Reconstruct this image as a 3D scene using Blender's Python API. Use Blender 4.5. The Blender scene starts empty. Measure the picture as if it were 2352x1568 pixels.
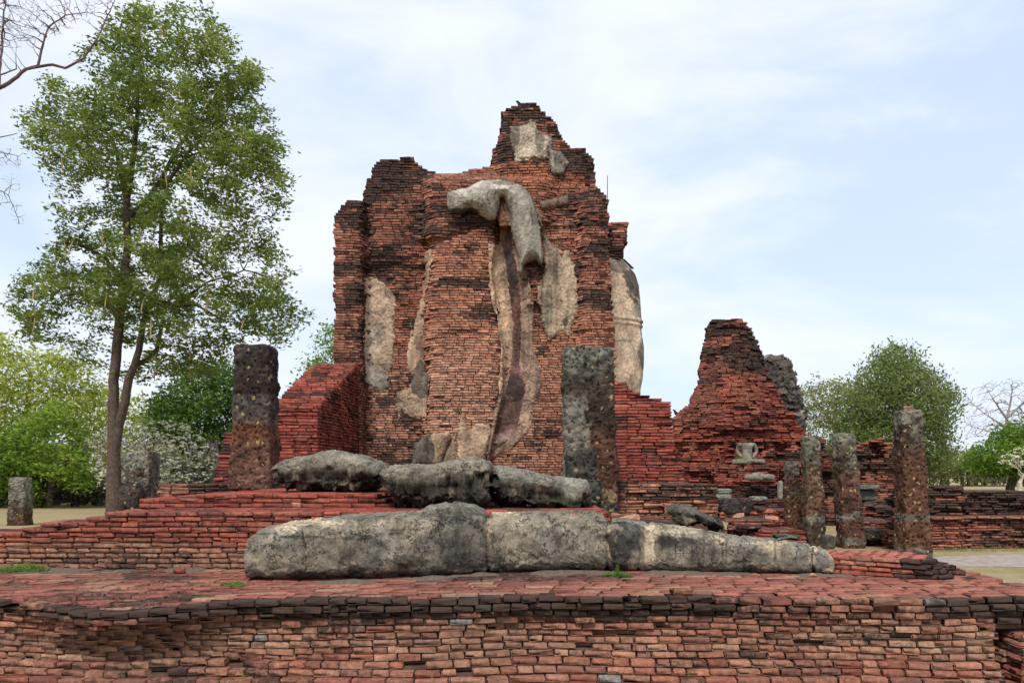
import bpy, math, random
import numpy as np

# ------------------------------------------------------------------ camera, sky, sun, exposure
rng = np.random.default_rng(7)
random.seed(7)
S = bpy.context.scene
F, CU, HV, CZ = 1900.0, 1176.0, 1085.0, 1.6      # focal length and horizon in the 2352-wide frame
cam_d = bpy.data.cameras.new('camera')
cam = bpy.data.objects.new('camera', cam_d)
S.collection.objects.link(cam)
cam.location = (0, 0, CZ)
cam.rotation_euler = (math.pi / 2, 0, 0)
cam_d.sensor_width = 36.0
cam_d.lens = 36.0 * F / 2352.0
cam_d.shift_y = (HV - 784.0) / 2352.0
cam_d.clip_start = 0.05
cam_d.clip_end = 3000
S.camera = cam
S.view_settings.view_transform = 'Standard'
S.view_settings.look = 'None'
S.view_settings.gamma = 1
S.view_settings.exposure = 1.22
SUN_EL, SUN_AZ = math.radians(50), math.radians(195)      # azimuth measured from +Y, clockwise
w = bpy.data.worlds.new("World")
S.world = w
w.use_nodes = True
nt = w.node_tree
nt.nodes.clear()
N = nt.nodes.new
sky = N('ShaderNodeTexSky'); sky.sky_type = 'NISHITA'; sky.sun_disc = False
sky.sun_elevation = SUN_EL; sky.sun_rotation = SUN_AZ
sky.dust_density = 2.0; sky.air_density = 1.0; sky.ozone_density = 1.5
bg = N('ShaderNodeBackground'); bg.inputs[1].default_value = 0.11
wo = N('ShaderNodeOutputWorld')
tc = N('ShaderNodeTexCoord'); mp = N('ShaderNodeMapping'); mp.inputs['Scale'].default_value = (1.0, 1.0, 2.6)
mp.inputs['Rotation'].default_value = (0, math.radians(14), 0)
nz = N('ShaderNodeTexNoise'); nz.inputs['Scale'].default_value = 2.3; nz.inputs['Detail'].default_value = 9
nz.inputs['Roughness'].default_value = 0.55; nz.inputs['Distortion'].default_value = 0.35
cr = N('ShaderNodeMapRange'); cr.inputs[1].default_value = 0.36; cr.inputs[2].default_value = 0.62
cr.inputs[3].default_value = 0.0; cr.inputs[4].default_value = 0.92; cr.interpolation_type = 'SMOOTHSTEP'
mx = N('ShaderNodeMix'); mx.data_type = 'RGBA'
mx.inputs[7].default_value = (3.75, 3.95, 4.4, 1)       # thin bright cloud
m0 = N('ShaderNodeMix'); m0.data_type = 'RGBA'; m0.inputs[0].default_value = 0.8; m0.inputs[7].default_value = (2.85, 3.3, 4.0, 1)   # milky haze over the blue
L = nt.links.new
L(tc.outputs['Generated'], mp.inputs[0]); L(mp.outputs[0], nz.inputs['Vector']); L(nz.outputs[0], cr.inputs[0])
L(cr.outputs[0], mx.inputs[0]); L(sky.outputs[0], m0.inputs[6]); L(m0.outputs[2], mx.inputs[6]); L(mx.outputs[2], bg.inputs[0]); L(bg.outputs[0], wo.inputs[0])
sd = bpy.data.lights.new('sun', 'SUN'); sd.energy = 1.5; sd.angle = math.radians(12); sd.color = (1.0, 0.95, 0.87)
so = bpy.data.objects.new('sun', sd); S.collection.objects.link(so)
so.rotation_euler = (math.pi / 2 - SUN_EL, 0, -SUN_AZ + math.pi)
so.location = (-10, -20, 30)

# ------------------------------------------------------------------ helpers
def P(u, v, Y):
    return np.array(((u - CU) * Y / F, Y, CZ + (HV - v) * Y / F))
def ZV(v, Y): return CZ + (HV - v) * Y / F
def XU(u, Y): return (u - CU) * Y / F

def _h(ix, iy, iz):
    n = (ix * 374761393 + iy * 668265263 + iz * 1440662683) & 0xFFFFFFFF
    n = ((n ^ (n >> 13)) * 1274126177) & 0xFFFFFFFF
    n = (n ^ (n >> 16)) & 0xFFFFFFFF
    return n.astype(np.float64) / 4294967295.0
def vnoise(p):
    p = np.asarray(p, float)
    i = np.floor(p).astype(np.int64); f = p - i; f = f * f * (3 - 2 * f)
    x, y, z = i[..., 0], i[..., 1], i[..., 2]
    fx, fy, fz = f[..., 0], f[..., 1], f[..., 2]
    def c(a, b, d): return _h(x + a, y + b, z + d)
    x00 = c(0,0,0) * (1 - fx) + c(1,0,0) * fx; x10 = c(0,1,0) * (1 - fx) + c(1,1,0) * fx
    x01 = c(0,0,1) * (1 - fx) + c(1,0,1) * fx; x11 = c(0,1,1) * (1 - fx) + c(1,1,1) * fx
    return (x00 * (1 - fy) + x10 * fy) * (1 - fz) + (x01 * (1 - fy) + x11 * fy) * fz
def fbm(p, o=4):
    p = np.asarray(p, float); s = 0; a = 0.5; t = 0
    for k in range(o):
        s = s + a * vnoise(p * 2 ** k + 17.3 * k); t += a; a *= 0.55
    return s / t
def sst(a, b, x):
    t = np.clip((np.asarray(x, float) - a) / (b - a), 0, 1); return t * t * (3 - 2 * t)
def lerp(a, b, t): return a * (1 - t) + b * t

col = S.collection
def tag(o, label=None, cat=None, group=None, kind=None):
    if label: o['label'] = label
    if cat: o['category'] = cat
    if group: o['group'] = group
    if kind: o['kind'] = kind
    return o
def empty(name, loc, label=None, cat=None, group=None, kind=None):
    o = bpy.data.objects.new(name, None); o.location = loc; col.objects.link(o)
    o.empty_display_size = 0.2
    return tag(o, label, cat, group, kind)
def mesh(name, V, faces, mat, parent=None, cols=None, smooth=False, origin=True):
    """faces: list of int arrays (n,k)"""
    V = np.asarray(V, float).reshape(-1, 3)
    loc = np.zeros(3)
    if parent is not None:
        V = V - np.array(parent.location)
        q = parent.parent
        while q is not None:
            V = V - np.array(q.location); q = q.parent
    elif origin and len(V):
        loc = np.array(((V[:,0].min() + V[:,0].max()) / 2, (V[:,1].min() + V[:,1].max()) / 2, V[:,2].min()))
        V = V - loc
    me = bpy.data.meshes.new(name)
    me.vertices.add(len(V)); me.vertices.foreach_set('co', V.ravel().astype(np.float32))
    fl = [np.asarray(f, np.int32) for f in faces if len(f)]
    tot = sum(f.size for f in fl); nf = sum(len(f) for f in fl)
    me.loops.add(tot); me.polygons.add(nf)
    me.loops.foreach_set('vertex_index', np.concatenate([f.ravel() for f in fl]))
    sizes = np.concatenate([np.full(len(f), f.shape[1], np.int32) for f in fl])
    st = np.concatenate([[0], np.cumsum(sizes)[:-1]]).astype(np.int32)
    me.polygons.foreach_set('loop_start', st)
    me.polygons.foreach_set('loop_total', sizes)
    if smooth: me.polygons.foreach_set('use_smooth', np.ones(nf, bool))
    me.update(calc_edges=True)
    if cols is not None:
        a = me.attributes.new('Col', 'FLOAT_COLOR', 'POINT')
        cols = np.asarray(cols); c = np.ones((len(V), 4), np.float32); c[:, :cols.shape[1]] = np.clip(cols, 0, 1); a.data.foreach_set('color', c.ravel())
    if mat: me.materials.append(mat)
    o = bpy.data.objects.new(name, me); col.objects.link(o)
    if parent is not None: o.parent = parent
    else: o.location = loc
    return o

# ------------------------------------------------------------------ materials
def newmat(name):
    m = bpy.data.materials.new(name); m.use_nodes = True; t = m.node_tree; t.nodes.clear()
    out = t.nodes.new('ShaderNodeOutputMaterial'); b = t.nodes.new('ShaderNodeBsdfPrincipled')
    t.links.new(b.outputs[0], out.inputs[0])
    b.inputs['Roughness'].default_value = 0.92; b.inputs['Specular IOR Level'].default_value = 0.2
    return m, t, b, out
def noise_node(t, scale, detail=5, rough=0.6, dist=0.0, vec=None):
    n = t.nodes.new('ShaderNodeTexNoise'); n.inputs['Scale'].default_value = scale
    n.inputs['Detail'].default_value = detail; n.inputs['Roughness'].default_value = rough
    n.inputs['Distortion'].default_value = dist
    if vec is not None: t.links.new(vec, n.inputs['Vector'])
    return n
def geo_pos(t):
    return t.nodes.new('ShaderNodeNewGeometry').outputs['Position']
def maprange(t, src, a, b, c, d):
    m = t.nodes.new('ShaderNodeMapRange'); t.links.new(src, m.inputs[0])
    for i, x in enumerate((a, b, c, d)): m.inputs[i + 1].default_value = x
    return m.outputs[0]
def mixc(t, fac, a, b, mode='MIX'):
    m = t.nodes.new('ShaderNodeMix'); m.data_type = 'RGBA'; m.blend_type = mode
    for s, i in ((fac, 0), (a, 6), (b, 7)):
        if isinstance(s, (int, float)): m.inputs[i].default_value = s
        elif isinstance(s, tuple): m.inputs[i].default_value = (*s, 1)
        else: t.links.new(s, m.inputs[i])
    return m.outputs[2]
def math_n(t, op, a, b=None):
    m = t.nodes.new('ShaderNodeMath'); m.operation = op
    for s, i in ((a, 0), (b, 1)):
        if s is None: continue
        if isinstance(s, (int, float)): m.inputs[i].default_value = s
        else: t.links.new(s, m.inputs[i])
    return m.outputs[0]
def bump(t, b, h, strength, dist):
    n = t.nodes.new('ShaderNodeBump'); n.inputs['Strength'].default_value = strength; n.inputs['Distance'].default_value = dist
    t.links.new(h, n.inputs['Height']); t.links.new(n.outputs[0], b.inputs['Normal'])

def mat_brick(name, sc, lo=0.5, hi=1.4, speck=True, bd=0.006):
    m, t, b, o = newmat(name); p = geo_pos(t)
    at = t.nodes.new('ShaderNodeAttribute'); at.attribute_name = 'Col'
    n1 = noise_node(t, sc, 6, 0.65, 0, p); n2 = noise_node(t, sc * 5, 4, 0.7, 0, p)
    f = math_n(t, 'ADD', math_n(t, 'MULTIPLY', n1.outputs[0], 0.6), math_n(t, 'MULTIPLY', n2.outputs[0], 0.4))
    v = maprange(t, f, 0.37, 0.63, lo, hi)
    c = mixc(t, 1.0, at.outputs['Color'], v, 'MULTIPLY')
    ns = noise_node(t, sc * 0.55, 8, 0.72, 0.4, p)
    sa = math_n(t, 'ADD', at.outputs['Alpha'], math_n(t, 'MULTIPLY', math_n(t, 'SUBTRACT', ns.outputs[0], 0.5), 1.05))
    dk = mixc(t, n2.outputs[0], (0.014, 0.010, 0.009), (0.060, 0.045, 0.036))
    c = mixc(t, maprange(t, sa, 0.45, 0.62, 0, 0.9), c, dk)
    if speck:
        n3 = noise_node(t, sc * 2.3, 5, 0.75, 0.5, p)
        k = maprange(t, n3.outputs[0], 0.60, 0.70, 0, 0.75)
        c = mixc(t, k, c, (0.035, 0.027, 0.023))
        n4 = noise_node(t, sc * 3.1, 3, 0.6, 0.3, p)
        k = maprange(t, n4.outputs[0], 0.66, 0.72, 0, 0.45)
        c = mixc(t, k, c, (0.36, 0.30, 0.22))
    t.links.new(c, b.inputs['Base Color'])
    bump(t, b, f, 0.9, bd)
    return m
M_BRICK_NEAR = mat_brick('old brick near', 26, bd=0.012)
M_BRICK = mat_brick('old brick', 9, bd=0.02)
M_BRICK_FAR = mat_brick('old brick far', 4.5, 0.7, 1.2, bd=0.03)

def mat_plain(name, colr, var=0.35, sc=6.0, bd=0.01, rough=0.95):
    m, t, b, o = newmat(name); p = geo_pos(t)
    n = noise_node(t, sc, 6, 0.65, 0.2, p)
    v = maprange(t, n.outputs[0], 0.3, 0.7, 1 - var, 1 + var)
    t.links.new(mixc(t, 1.0, colr, v, 'MULTIPLY'), b.inputs['Base Color'])
    b.inputs['Roughness'].default_value = rough
    bump(t, b, n.outputs[0], 0.7, bd)
    return m
M_MORTAR = mat_plain('earthy mortar', (0.075, 0.045, 0.032), 0.5, 9)
M_MORTAR_RED = mat_plain('red mortar', (0.07, 0.03, 0.022), 0.5, 9)
M_MORTAR_TAN = mat_plain('tan mortar', (0.17, 0.095, 0.062), 0.6, 9)

def mat_stucco(name, crack_sc=3.0, crack=0.5, bd=0.03, fine=22.0, lichen=0.5, cw=0.022):
    m, t, b, o = newmat(name); p = geo_pos(t)
    at = t.nodes.new('ShaderNodeAttribute'); at.attribute_name = 'Col'
    n1 = noise_node(t, fine * 0.25, 8, 0.68, 0.4, p); n2 = noise_node(t, fine * 2.5, 4, 0.7, 0, p)
    v = maprange(t, n1.outputs[0], 0.34, 0.66, 0.45, 1.5)
    c = mixc(t, 1.0, at.outputs['Color'], v, 'MULTIPLY')
    c = mixc(t, 1.0, c, maprange(t, n2.outputs[0], 0.32, 0.68, 0.6, 1.35), 'MULTIPLY')
    # lichen: dark blotches, pale blotches
    n3 = noise_node(t, fine * 0.16, 9, 0.72, 1.0, p)
    c = mixc(t, maprange(t, n3.outputs[0], 0.56, 0.66, 0, lichen), c, (0.045, 0.042, 0.038))
    n4 = noise_node(t, fine * 0.5, 6, 0.7, 0.6, p)
    c = mixc(t, maprange(t, n4.outputs[0], 0.60, 0.70, 0, 0.35), c, (0.42, 0.38, 0.26))
    # cracks
    wn = noise_node(t, crack_sc * 1.7, 4, 0.6, 0, p)
    ad = t.nodes.new('ShaderNodeVectorMath'); ad.operation = 'MULTIPLY_ADD'
    t.links.new(wn.outputs['Color'], ad.inputs[0]); ad.inputs[1].default_value = (0.35, 0.35, 0.35); t.links.new(p, ad.inputs[2])
    vo = t.nodes.new('ShaderNodeTexVoronoi'); vo.feature = 'DISTANCE_TO_EDGE'; vo.inputs['Scale'].default_value = crack_sc
    t.links.new(ad.outputs[0], vo.inputs['Vector'])
    gate = noise_node(t, crack_sc * 0.55, 3, 0.5, 0, p)
    g = maprange(t, gate.outputs[0], 0.42, 0.55, 0, 1)
    k0 = maprange(t, vo.outputs['Distance'], 0.0, cw, 1, 0)
    k = math_n(t, 'MULTIPLY', k0, g)
    c = mixc(t, math_n(t, 'MULTIPLY', k, crack), c, (0.03, 0.027, 0.024))
    t.links.new(c, b.inputs['Base Color'])
    h = math_n(t, 'SUBTRACT', math_n(t, 'ADD', math_n(t, 'MULTIPLY', n1.outputs[0], 0.9), math_n(t, 'MULTIPLY', n2.outputs[0], 0.35)), math_n(t, 'MULTIPLY', k, 0.5 * crack))
    bump(t, b, h, 0.9, bd)
    return m
M_STUCCO_NEAR = mat_stucco('weathered stucco near', 5.5, 0.92, 0.035, 24, 0.6, 0.035)
M_ROCK = mat_stucco('crumbling stucco core', 5.0, 0.8, 0.09, 22, 0.75, 0.03)
M_STUCCO = mat_stucco('weathered stucco wall', 1.5, 0.5, 0.05, 8, 0.45, 0.014)

def mat_laterite(name, sc):
    m, t, b, o = newmat(name); p = geo_pos(t)
    at = t.nodes.new('ShaderNodeAttribute'); at.attribute_name = 'Col'
    n1 = noise_node(t, sc * 0.35, 9, 0.78, 0.6, p); nw = noise_node(t, sc * 0.5, 5, 0.7, 0, p)
    vo = t.nodes.new('ShaderNodeTexVoronoi'); vo.inputs['Scale'].default_value = sc; vo.inputs['Randomness'].default_value = 1
    ad = t.nodes.new('ShaderNodeVectorMath'); ad.operation = 'MULTIPLY_ADD'
    t.links.new(nw.outputs['Color'], ad.inputs[0]); ad.inputs[1].default_value = (0.14, 0.14, 0.14); t.links.new(p, ad.inputs[2]); t.links.new(ad.outputs[0], vo.inputs['Vector'])
    v = maprange(t, n1.outputs[0], 0.36, 0.64, 0.3, 1.8)
    c = mixc(t, 1.0, at.outputs['Color'], v, 'MULTIPLY')
    pit = maprange(t, vo.outputs['Distance'], 0.18, 0.40, 0.2, 1.2)
    c = mixc(t, 1.0, c, pit, 'MULTIPLY')
    sep = t.nodes.new('ShaderNodeSeparateColor'); t.links.new(vo.outputs['Color'], sep.inputs[0])
    s = math_n(t, 'MULTIPLY', maprange(t, sep.outputs[0], 0.83, 0.87, 0, 1), maprange(t, vo.outputs['Distance'], 0.30, 0.42, 1, 0))
    c = mixc(t, math_n(t, 'MULTIPLY', s, 0.8), c, (0.46, 0.33, 0.16))
    t.links.new(c, b.inputs['Base Color'])
    h = math_n(t, 'ADD', n1.outputs[0], math_n(t, 'MULTIPLY', vo.outputs['Distance'], 0.8))
    bump(t, b, h, 1.0, 0.06)
    return m
M_LAT = mat_laterite('pitted laterite', 15)
M_LAT_FINE = mat_laterite('pitted laterite fine', 12)

def mat_attr(name, rough=0.8, transl=0.0, sc=3.0, var=0.25):
    m, t, b, o = newmat(name); p = geo_pos(t)
    at = t.nodes.new('ShaderNodeAttribute'); at.attribute_name = 'Col'
    n = noise_node(t, sc, 4, 0.6, 0, p)
    c = mixc(t, 1.0, at.outputs['Color'], maprange(t, n.outputs[0], 0.3, 0.7, 1 - var, 1 + var), 'MULTIPLY')
    t.links.new(c, b.inputs['Base Color']); b.inputs['Roughness'].default_value = rough
    if transl:
        tr = t.nodes.new('ShaderNodeBsdfTranslucent'); ms = t.nodes.new('ShaderNodeMixShader')
        hs = t.nodes.new('ShaderNodeHueSaturation'); hs.inputs['Value'].default_value = 1.5; t.links.new(c, hs.inputs['Color'])
        t.links.new(hs.outputs[0], tr.inputs[0]); ms.inputs[0].default_value = transl
        t.links.new(b.outputs[0], ms.inputs[1]); t.links.new(tr.outputs[0], ms.inputs[2]); t.links.new(ms.outputs[0], o.inputs[0])
    return m
M_LEAF = mat_attr('leaves', 0.6, 0.4)
M_BARK = mat_attr('bark', 0.95, 0.0, 9.0, 0.45)
M_GENERIC = mat_attr('painted by vertex', 0.9, 0.0, 30, 0.3)

# ------------------------------------------------------------------ bricks
_c = 0.16
def _tmpl(ch):
    if not ch:
        V = np.array([(x, y, z) for x in (-1, 1) for y in (-1, 1) for z in (-1, 1)], float)
        Fq = np.array([(0,1,3,2),(4,6,7,5),(0,4,5,1),(2,3,7,6),(0,2,6,4),(1,5,7,3)])
        return V, [Fq], None
    V = []; idx = {}
    for sx in (-1, 1):
        for sy in (-1, 1):
            for sz in (-1, 1):
                for ax in range(3):
                    idx[(sx, sy, sz, ax)] = len(V); V.append((sx, sy, sz, ax))
    q = []
    for ax in range(3):
        a, b2 = [k for k in range(3) if k != ax]
        for s in (-1, 1):
            f = []
            for (pa, pb) in ((-1,-1),(1,-1),(1,1),(-1,1)):
                k = [0,0,0]; k[ax] = s; k[a] = pa; k[b2] = pb
                f.append(idx[(*k, ax)])
            flip = (s > 0) == (ax == 1)
            q.append(f[::-1] if flip else f)
    for ax in range(3):                       # edge chamfers along axis ax
        a, b2 = [k for k in range(3) if k != ax]
        for sa in (-1, 1):
            for sb in (-1, 1):
                def g(e, wax):
                    k = [0,0,0]; k[ax] = e; k[a] = sa; k[b2] = sb; return idx[(*k, wax)]
                q.append([g(-1, a), g(1, a), g(1, b2), g(-1, b2)])
    tr = [[idx[(sx,sy,sz,0)], idx[(sx,sy,sz,1)], idx[(sx,sy,sz,2)]] for sx in (-1,1) for sy in (-1,1) for sz in (-1,1)]
    return np.array(V, float), [np.array(q), np.array(tr)], True
T_PLAIN = _tmpl(False); T_CH = _tmpl(True)

class Bricks:
    def __init__(self): self.c = []; self.h = []; self.yaw = []; self.n = 0
    def add(self, c, h, yaw): self.c.append(c); self.h.append(h); self.yaw.append(yaw)
    def build(self, name, mat, cf, parent=None, chamfer=True, jit=0.004, tilt=0.012, ch=0.008, keep=None):
        C = np.array(self.c, float); H = np.array(self.h, float); A = np.array(self.yaw, float)
        if keep is not None:
            k = keep(C); C, H, A = C[k], H[k], A[k]
        n = len(C); T = T_CH if chamfer else T_PLAIN
        if chamfer:
            sg = T[0][:, :3]; ax = T[0][:, 3].astype(int)
            loc = sg[None] * H[:, None, :]
            chv = ch * rng.uniform(0.6, 1.6, (n, 1, 1))
            on = np.zeros((24, 3)); on[np.arange(24), ax] = 1
            loc = loc - sg[None] * chv * (1 - on[None])
        else:
            loc = T[0][None] * H[:, None, :]
        loc = loc + rng.normal(0, jit, loc.shape)
        ti = rng.normal(0, tilt, n)[:, None]
        x, y, z = loc[..., 0], loc[..., 1], loc[..., 2]
        x, z = x - ti * z, z + ti * x
        ca, sa = np.cos(A)[:, None], np.sin(A)[:, None]
        W = np.stack([x * ca - y * sa, x * sa + y * ca, z], -1) + C[:, None, :]
        nv = loc.shape[1]
        off = (np.arange(n) * nv)[:, None, None]
        faces = [(f[None] + off).reshape(-1, f.shape[1]) for f in T[1]]
        cc = cf(C, rng.uniform(0, 1, (n, 4)))
        cols = np.repeat(cc, nv, 0)
        return mesh(name, W.reshape(-1, 3), faces, mat, parent, cols)

def resamp(pl):
    pl = np.array(pl, float); d = np.r_[0, np.cumsum(np.linalg.norm(np.diff(pl, axis=0), axis=1))]
    return pl, d
def edge_bricks(B, pl, z, h, Lr=(0.17, 0.28), D=0.14, jit=0.012, gap=0.007, miss=0.0, zf=None):
    pl, d = resamp(pl); tot = d[-1]
    if tot < 0.04: return
    s = -random.uniform(0, Lr[0] * 0.6)
    while s < tot - 0.02:
        l = random.uniform(*Lr); a = max(s, 0); b = min(s + l, tot)
        if tot - b < 0.05: b = tot
        s = b if b == tot else s + l
        if b - a < 0.03: continue
        p1 = np.array((np.interp(a, d, pl[:, 0]), np.interp(a, d, pl[:, 1])))
        p2 = np.array((np.interp(b, d, pl[:, 0]), np.interp(b, d, pl[:, 1])))
        t = p2 - p1; ln = np.linalg.norm(t)
        if ln < 0.02 or random.random() < miss: continue
        t /= ln; nrm = np.array((t[1], -t[0]))
        o = random.gauss(0, jit)
        c = (p1 + p2) / 2 + nrm * (o - D / 2)
        zz = z + h / 2
        if zf is not None: zz += zf(c[0], z)
        B.add((c[0], c[1], zz), (ln / 2 - gap / 2, D / 2, h / 2 - gap * 0.5 * random.uniform(0.6, 1.3)), math.atan2(t[1], t[0]))
def inset_poly(pts, r):
    pts = np.array(pts, float)
    nx = np.roll(pts, -1, 0); pv = np.roll(pts, 1, 0)
    t = nx - pv; ln = np.linalg.norm(t, axis=1, keepdims=True) + 1e-9; t = t / ln
    n = np.stack([t[:, 1], -t[:, 0]], 1)
    return pts - n * r
class Core:
    def __init__(self): self.V = []; self.F = {}; self.n = 0
    def prism(self, pts, z0, z1):
        k = len(pts); b = self.n
        for z in (z0, z1):
            for p in pts: self.V.append((p[0], p[1], z))
        self.n += 2 * k
        self.F.setdefault(4, []).extend([(b + i, b + (i + 1) % k, b + k + (i + 1) % k, b + k + i) for i in range(k)])
        self.F.setdefault(k, []).append(tuple(b + k + i for i in range(k)))
        self.F.setdefault(k, []).append(tuple(b + i for i in range(k))[::-1])
    def build(self, name, mat, parent=None, colr=None):
        c = None if colr is None else np.tile(np.array(colr), (self.n, 1))
        return mesh(name, self.V, [np.array(f) for f in self.F.values()], mat, parent, c)
def course(B, Cr, edges, z, h, inset=0.035, cz=None, **kw):
    for e in edges: edge_bricks(B, e, z, h, **kw)
    ring = []
    for e in edges:
        for p in e:
            if not ring or abs(p[0] - ring[-1][0]) + abs(p[1] - ring[-1][1]) > 1e-4: ring.append(p)
    if abs(ring[0][0] - ring[-1][0]) + abs(ring[0][1] - ring[-1][1]) < 1e-4: ring.pop()
    if Cr is not None: Cr.prism(inset_poly(ring, inset), z + 0.0006, z + h - 0.006)

RED = np.array([(0.32,0.072,0.048),(0.27,0.060,0.042),(0.37,0.098,0.062),(0.22,0.055,0.042),(0.31,0.095,0.065),(0.17,0.048,0.038)])
OLD = np.array([(0.29,0.115,0.075),(0.23,0.095,0.068),(0.32,0.14,0.09),(0.18,0.082,0.062),(0.27,0.088,0.058),(0.34,0.17,0.112),(0.22,0.07,0.05)])
ORG = np.array([(0.37,0.155,0.09),(0.32,0.13,0.08),(0.41,0.19,0.112),(0.26,0.11,0.072),(0.33,0.165,0.11)])
TAN = np.array([(0.34,0.19,0.122),(0.29,0.165,0.11),(0.39,0.235,0.155),(0.24,0.13,0.09),(0.31,0.15,0.095)])
PURP = np.array([(0.28,0.10,0.075),(0.24,0.085,0.065),(0.32,0.12,0.085),(0.21,0.08,0.065)])
DARK = np.array([(0.028,0.023,0.021),(0.05,0.040,0.034),(0.035,0.026,0.025),(0.075,0.06,0.05)])
def pick(pal, r): return pal[np.minimum((r * len(pal)).astype(int), len(pal) - 1)]
def brick_cf(pal, thr=0.62, soft=0.08, sc=(1.2, 1.2, 2.2), amt=0.93, bias=None, seed=0.0, palf=None, grey=0.0):
    def f(C, R):
        base = pick(pal, R[:, 0]) if palf is None else palf(C, R)
        base = lerp(base, base.mean(0), 0.3) * (0.84 + 0.30 * R[:, 1:2]) * (0.8 + 0.4 * fbm(C * 1.7 + seed + 5, 3))[:, None]
        n = fbm(C * np.array(sc) + seed, 5) + (R[:, 2] - 0.5) * 0.09
        if bias is not None: n = n + bias(C)
        m = np.clip(0.5 + (n - thr) * 1.6 * amt, 0, 1)[:, None]
        c = base
        if grey: 
            g = (R[:, 2:3] > 1 - grey); c = np.where(g, np.array((0.22, 0.19, 0.175)), c)
        return np.hstack([c, m])
    return f

# ------------------------------------------------------------------ lofts and rocks
def loft_x(us, vtop, vbot, Yc, hd, nsec=56, ex=2.6, step=6, ends=0.35):
    """body lying along x. returns V grid (ns, nsec, 3), param angle; us.. are control points"""
    u = np.arange(us[0], us[-1] + step * 0.5, step); u[-1] = us[-1]
    vt = np.interp(u, us, vtop); vb = np.interp(u, us, vbot)
    yc = np.interp(u, us, Yc) if np.ndim(Yc) else np.full(len(u), Yc)
    h = np.interp(u, us, hd) if np.ndim(hd) else np.full(len(u), hd)
    zt = CZ + (HV - vt) * yc / F; zb = CZ + (HV - vb) * (yc - h) / F
    x = (u - CU) * (yc - h * 0.7) / F
    tt = np.linspace(0, 2 * np.pi, nsec, endpoint=False)
    e = np.minimum(np.arange(len(u)), np.arange(len(u))[::-1]) * step
    en = np.sqrt(np.clip(1 - (1 - np.clip(e / (ends * 100), 0, 1)) ** 2, 0.0, 1)) * 0.93 + 0.07
    cs, sn = np.cos(tt), np.sin(tt)
    cs = np.sign(cs) * np.abs(cs) ** (2 / ex); sn = np.sign(sn) * np.abs(sn) ** (2 / ex)
    V = np.zeros((len(u), nsec, 3))
    V[..., 0] = x[:, None]
    V[..., 1] = yc[:, None] + (h * en)[:, None] * cs[None]
    zm, hh = (zt + zb) / 2, (zt - zb) / 2
    V[..., 2] = zm[:, None] + (hh * (0.4 + 0.6 * en))[:, None] * sn[None]
    return V, u, tt
def grid_faces(a, b, closed=True):
    i = np.arange(a - 1)[:, None]; j = np.arange(b if closed else b - 1)[None]
    j2 = (j + 1) % b
    return np.stack([i * b + j, (i + 1) * b + j, (i + 1) * b + j2, i * b + j2], -1).reshape(-1, 4)
def capped(V):
    a, b = V.shape[:2]
    G = V.reshape(-1, 3); c0 = V[0].mean(0); c1 = V[-1].mean(0)
    n = len(G); G = np.vstack([G, c0, c1])
    j = np.arange(b); j2 = (j + 1) % b
    t0 = np.stack([np.full(b, n), j, j2], 1); t1 = np.stack([np.full(b, n + 1), (a - 1) * b + j2, (a - 1) * b + j], 1)
    return G, [grid_faces(a, b), np.vstack([t0, t1])]
def normals_of(V):
    a, b = V.shape[:2]
    du = np.gradient(V, axis=0); dv = np.roll(V, -1, 1) - np.roll(V, 1, 1)
    n = np.cross(dv, du); n /= (np.linalg.norm(n, axis=2, keepdims=True) + 1e-9)
    c = V.mean(1, keepdims=True)
    s = np.sign(((V - c) * n).sum(2).mean()); return n * s
def to_uv(V):
    Y = np.maximum(V[..., 1], 0.1); return CU + V[..., 0] * F / Y, HV - (V[..., 2] - CZ) * F / Y
def paint(cols, V, spots, nsc=3.0, warp=1.2):
    """coloured patches, of material and of painted shade: spots (u, v, ru, rv, colour, strength)"""
    u, v = to_uv(V); w1 = fbm(V * nsc + 5, 4) - 0.5; 
    for (a, b, ru, rv, c, s) in spots:
        d = np.sqrt(((u - a) / ru) ** 2 + ((v - b) / rv) ** 2) + w1 * 2 * warp
        m = (1 - sst(0.93, 1.03, d))[..., None] * s
        cols = lerp(cols, np.array(c), m)
    return cols
GREY = np.array((0.19, 0.165, 0.126)); BEIGE = np.array((0.42, 0.34, 0.23)); BLK = np.array((0.03, 0.028, 0.026))

def rock(name, c, size, mat, colr, parent=None, seed=0.0, amp=0.28, sub=4, ex=2.0, rz=0.0, dark=0.5, fr=1.4, smooth=True):
    import bmesh
    bm = bmesh.new(); bmesh.ops.create_icosphere(bm, subdivisions=sub, radius=1)
    V = np.array([v.co[:] for v in bm.verts]); Fc = np.array([[v.index for v in f.verts] for f in bm.faces]); bm.free()
    V = np.sign(V) * np.abs(V) ** (2 / ex) if ex != 2 else V
    n = fbm(V * fr + seed, 4) - 0.5; n2 = fbm(V * fr * 4 + seed, 3) - 0.5
    V = V * (1 + amp * 2 * n + amp * 0.6 * n2)[:, None]
    V = V * np.array(size) / 2
    ca, sa = math.cos(rz), math.sin(rz)
    V = np.stack([V[:, 0] * ca - V[:, 1] * sa, V[:, 0] * sa + V[:, 1] * ca, V[:, 2]], 1) + np.array(c)
    k = sst(0.45, 0.62, fbm(V * 3.0 / max(size) + seed, 4))[:, None] * dark
    cols = lerp(np.tile(np.array(colr), (len(V), 1)), BLK, k)
    return mesh(name, V, [Fc], mat, parent, cols, smooth)

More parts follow.
